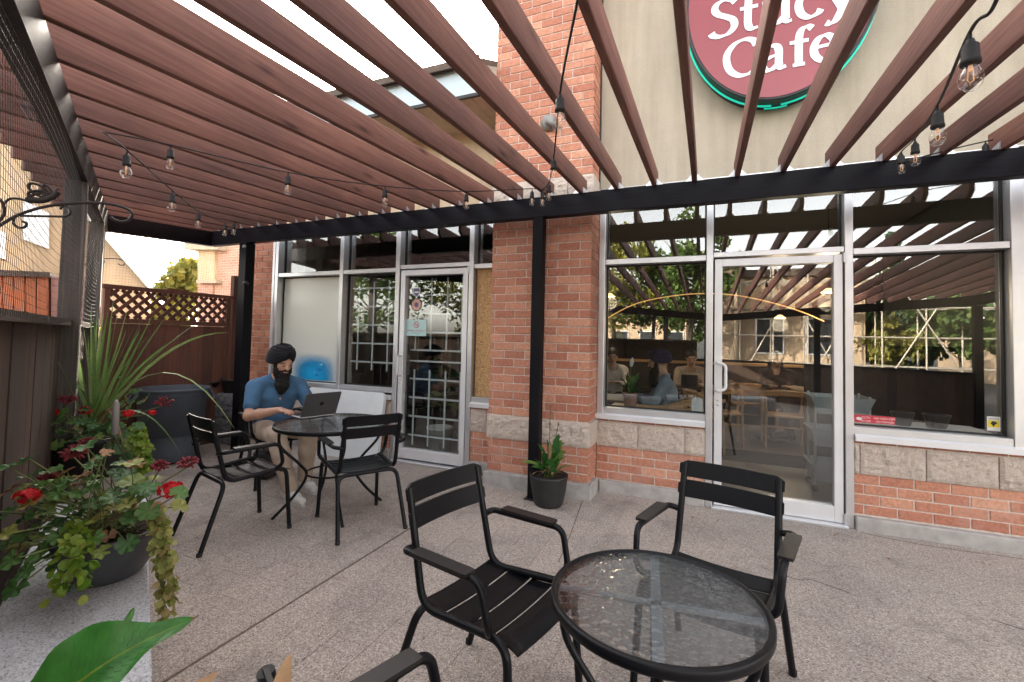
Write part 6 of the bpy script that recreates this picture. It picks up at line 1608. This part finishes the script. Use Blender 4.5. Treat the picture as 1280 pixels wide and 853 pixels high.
# neighbour house seen through the netting on the left
hn = Vector((.86, -.51, 0)).normalized(); hp0 = Vector((-10.6, 4.3, 0))
def onPl(px, py, p0=hp0, nn=hn): r = ray(px, py); t = (p0 - Vector((0, 0, CAMH))).dot(nn) / r.dot(nn); return Vector((0, 0, CAMH)) + r * t
hs = thing('neighbour_house', 'tan gabled house with pale sloping eave beyond the netting', 'house', (hp0.x, hp0.y, -.12))
exh = Vector((-hn.y, hn.x, 0))
def hpoly(name, pix, mat, th, outw=0.0):
    P = [onPl(*q) for q in pix]; pts = [((p - hp0).dot(exh), p.z + .12) for p in P]
    return MB().prism(pts, hn * outw, exh, (0, 0, 1), -hn * th).build(name, mat, hs)
hpoly('wall', [(-160, 470), (-160, -60), (0, 150), (182, 358), (182, 470)], 'house_tan', 3.0)
hpoly('eave', [(-160, -60), (0, 150), (186, 362), (190, 357), (4, 140), (-160, -78)], 'sticker_white', 3.2, .25)
hpoly('window', [(30, 300), (30, 250), (62, 268), (62, 312)], 'alu_white', .1, .06); hpoly('window_band', [(-60, 310), (-60, 268), (8, 292), (8, 325)], 'alu_white', .1, .06)
sp0 = Vector((-7.6, 2.9, 0))
shd = thing('garden_shed', 'orange painted shed wall just beyond the netting', 'shed', (sp0.x, sp0.y, -.12))
def spoly(name, pix, mat, th, outw=0.0, parent=None):
    P = [onPl(*q, sp0, hn) for q in pix]; pts = [((p - sp0).dot(exh), p.z + .12) for p in P]
    return MB().prism(pts, hn * outw, exh, (0, 0, 1), -hn * th).build(name, mat, parent or shd)
pts_px = [(-150 + k * 14, 338 + k * .4) for k in range(16)]
for k in range(len(pts_px) - 1):
    x0, x1 = pts_px[k][0], pts_px[k + 1][0] - 1.2; spoly('board', [(x0, 470), (x0, pts_px[k][1]), (x1, pts_px[k][1]), (x1, 470)], 'orange_shed', .8, random.uniform(0, .02))
for k in range(4):
    x0 = 62 + k * 12; spoly('board', [(x0, 470), (x0, 346), (x0 + 11, 346), (x0 + 11, 470)], 'pink_shed', .8, random.uniform(-.1, -.08))
spoly('roof_edge', [(-160, 340), (-160, 331), (64, 341), (64, 347)], 'roof_brown', .9, .06)
# brick building and parked things behind the lattice
nb2 = thing('neighbour_building', 'brick building with cream corner column and eave beyond the lattice fence', 'building', (-13.2, 9.6, -.12))
def yb(px, py, y=9.6): return onY(px, py, y)
def bpoly(name, pix, mat, y=9.6, th=2.0):
    P = [onY(px, py, y) for px, py in pix]; return MB().prism([(p.x + 13.2, p.z + .12) for p in P], (0, y - 9.6, 0), (1, 0, 0), (0, 0, 1), (0, th, 0)).build(name, mat, nb2)
bpoly('wall', [(266, 480), (266, 250), (330, 250), (330, 480)], 'far_brick'); bpoly('column', [(247, 350), (247, 312), (268, 312), (268, 350)], 'stucco_tan', 9.5, .5); bpoly('eave', [(230, 312), (230, 300), (272, 298), (272, 312)], 'stucco', 9.3, 1.0)
bpoly('sill', [(245, 354), (245, 350), (270, 350), (270, 354)], 'stucco', 9.4, .4); bpoly('low_wall', [(247, 480), (247, 354.5), (266, 354.5), (266, 480)], 'far_brick', 9.55, .5)
car('white parked van beyond the lattice fence', -11.6, 6.2, 1.1, 'car_white')
for (x, y, m_, lab) in ((-8.6, 5.4, 'paint_blue', 'blue wheeled bin beyond the lattice fence'), (-7.6, 3.78, 'paint_yellow', 'yellow bin just beyond the lattice fence')):
    t = thing('wheeled_bin', lab, 'bin', (x, y, -.12)); MB().add([(-.22, -.25, .06), (.22, -.25, .06), (.22, .25, .06), (-.22, .25, .06), (-.28, -.32, 1.5), (.28, -.32, 1.5), (.28, .32, 1.5), (-.28, .32, 1.5)], [(3, 2, 1, 0), (0, 1, 5, 4), (1, 2, 6, 5), (2, 3, 7, 6), (3, 0, 4, 7), (4, 5, 6, 7)]).build('body', m_, t)
    MB().cbox(-.3, .3, -.34, .34, 1.503, 1.58, .03).build('lid', m_, t)
    for sx in (-1, 1): MB().lathe([(0, -.03), (.1, -.03), (.1, .03), (0, .03)], 14).build('wheel', 'rubber', t, (sx * .26, .22, .1)).rotation_euler = (0, PI / 2, 0)

# fallen leaves and bits on the paving
lit = MB()
for k in range(46):
    x = random.uniform(-3.4, 1.8); y = random.uniform(1.2, 4.0) if random.random() < .5 else random.uniform(3.6, 4.35)
    if .476 * x + .879 * y < .15 or (PX0 - .1 < x < PX1 + .1 and y > 4.05): continue
    m4 = Matrix.Translation((x, y, .006)) @ Matrix.Rotation(random.uniform(0, 6.28), 4, 'Z') @ Matrix.Rotation(random.uniform(-.3, .3), 4, 'X') @ Matrix.Diagonal((random.uniform(.005, .013),) * 2 + (.02, 1)); add_mesh(lit, RL, m4)
tag(lit.build('leaf_litter', 'leaf_dry'), 'small dry leaf bits scattered over the paving', 'litter', kind='stuff')
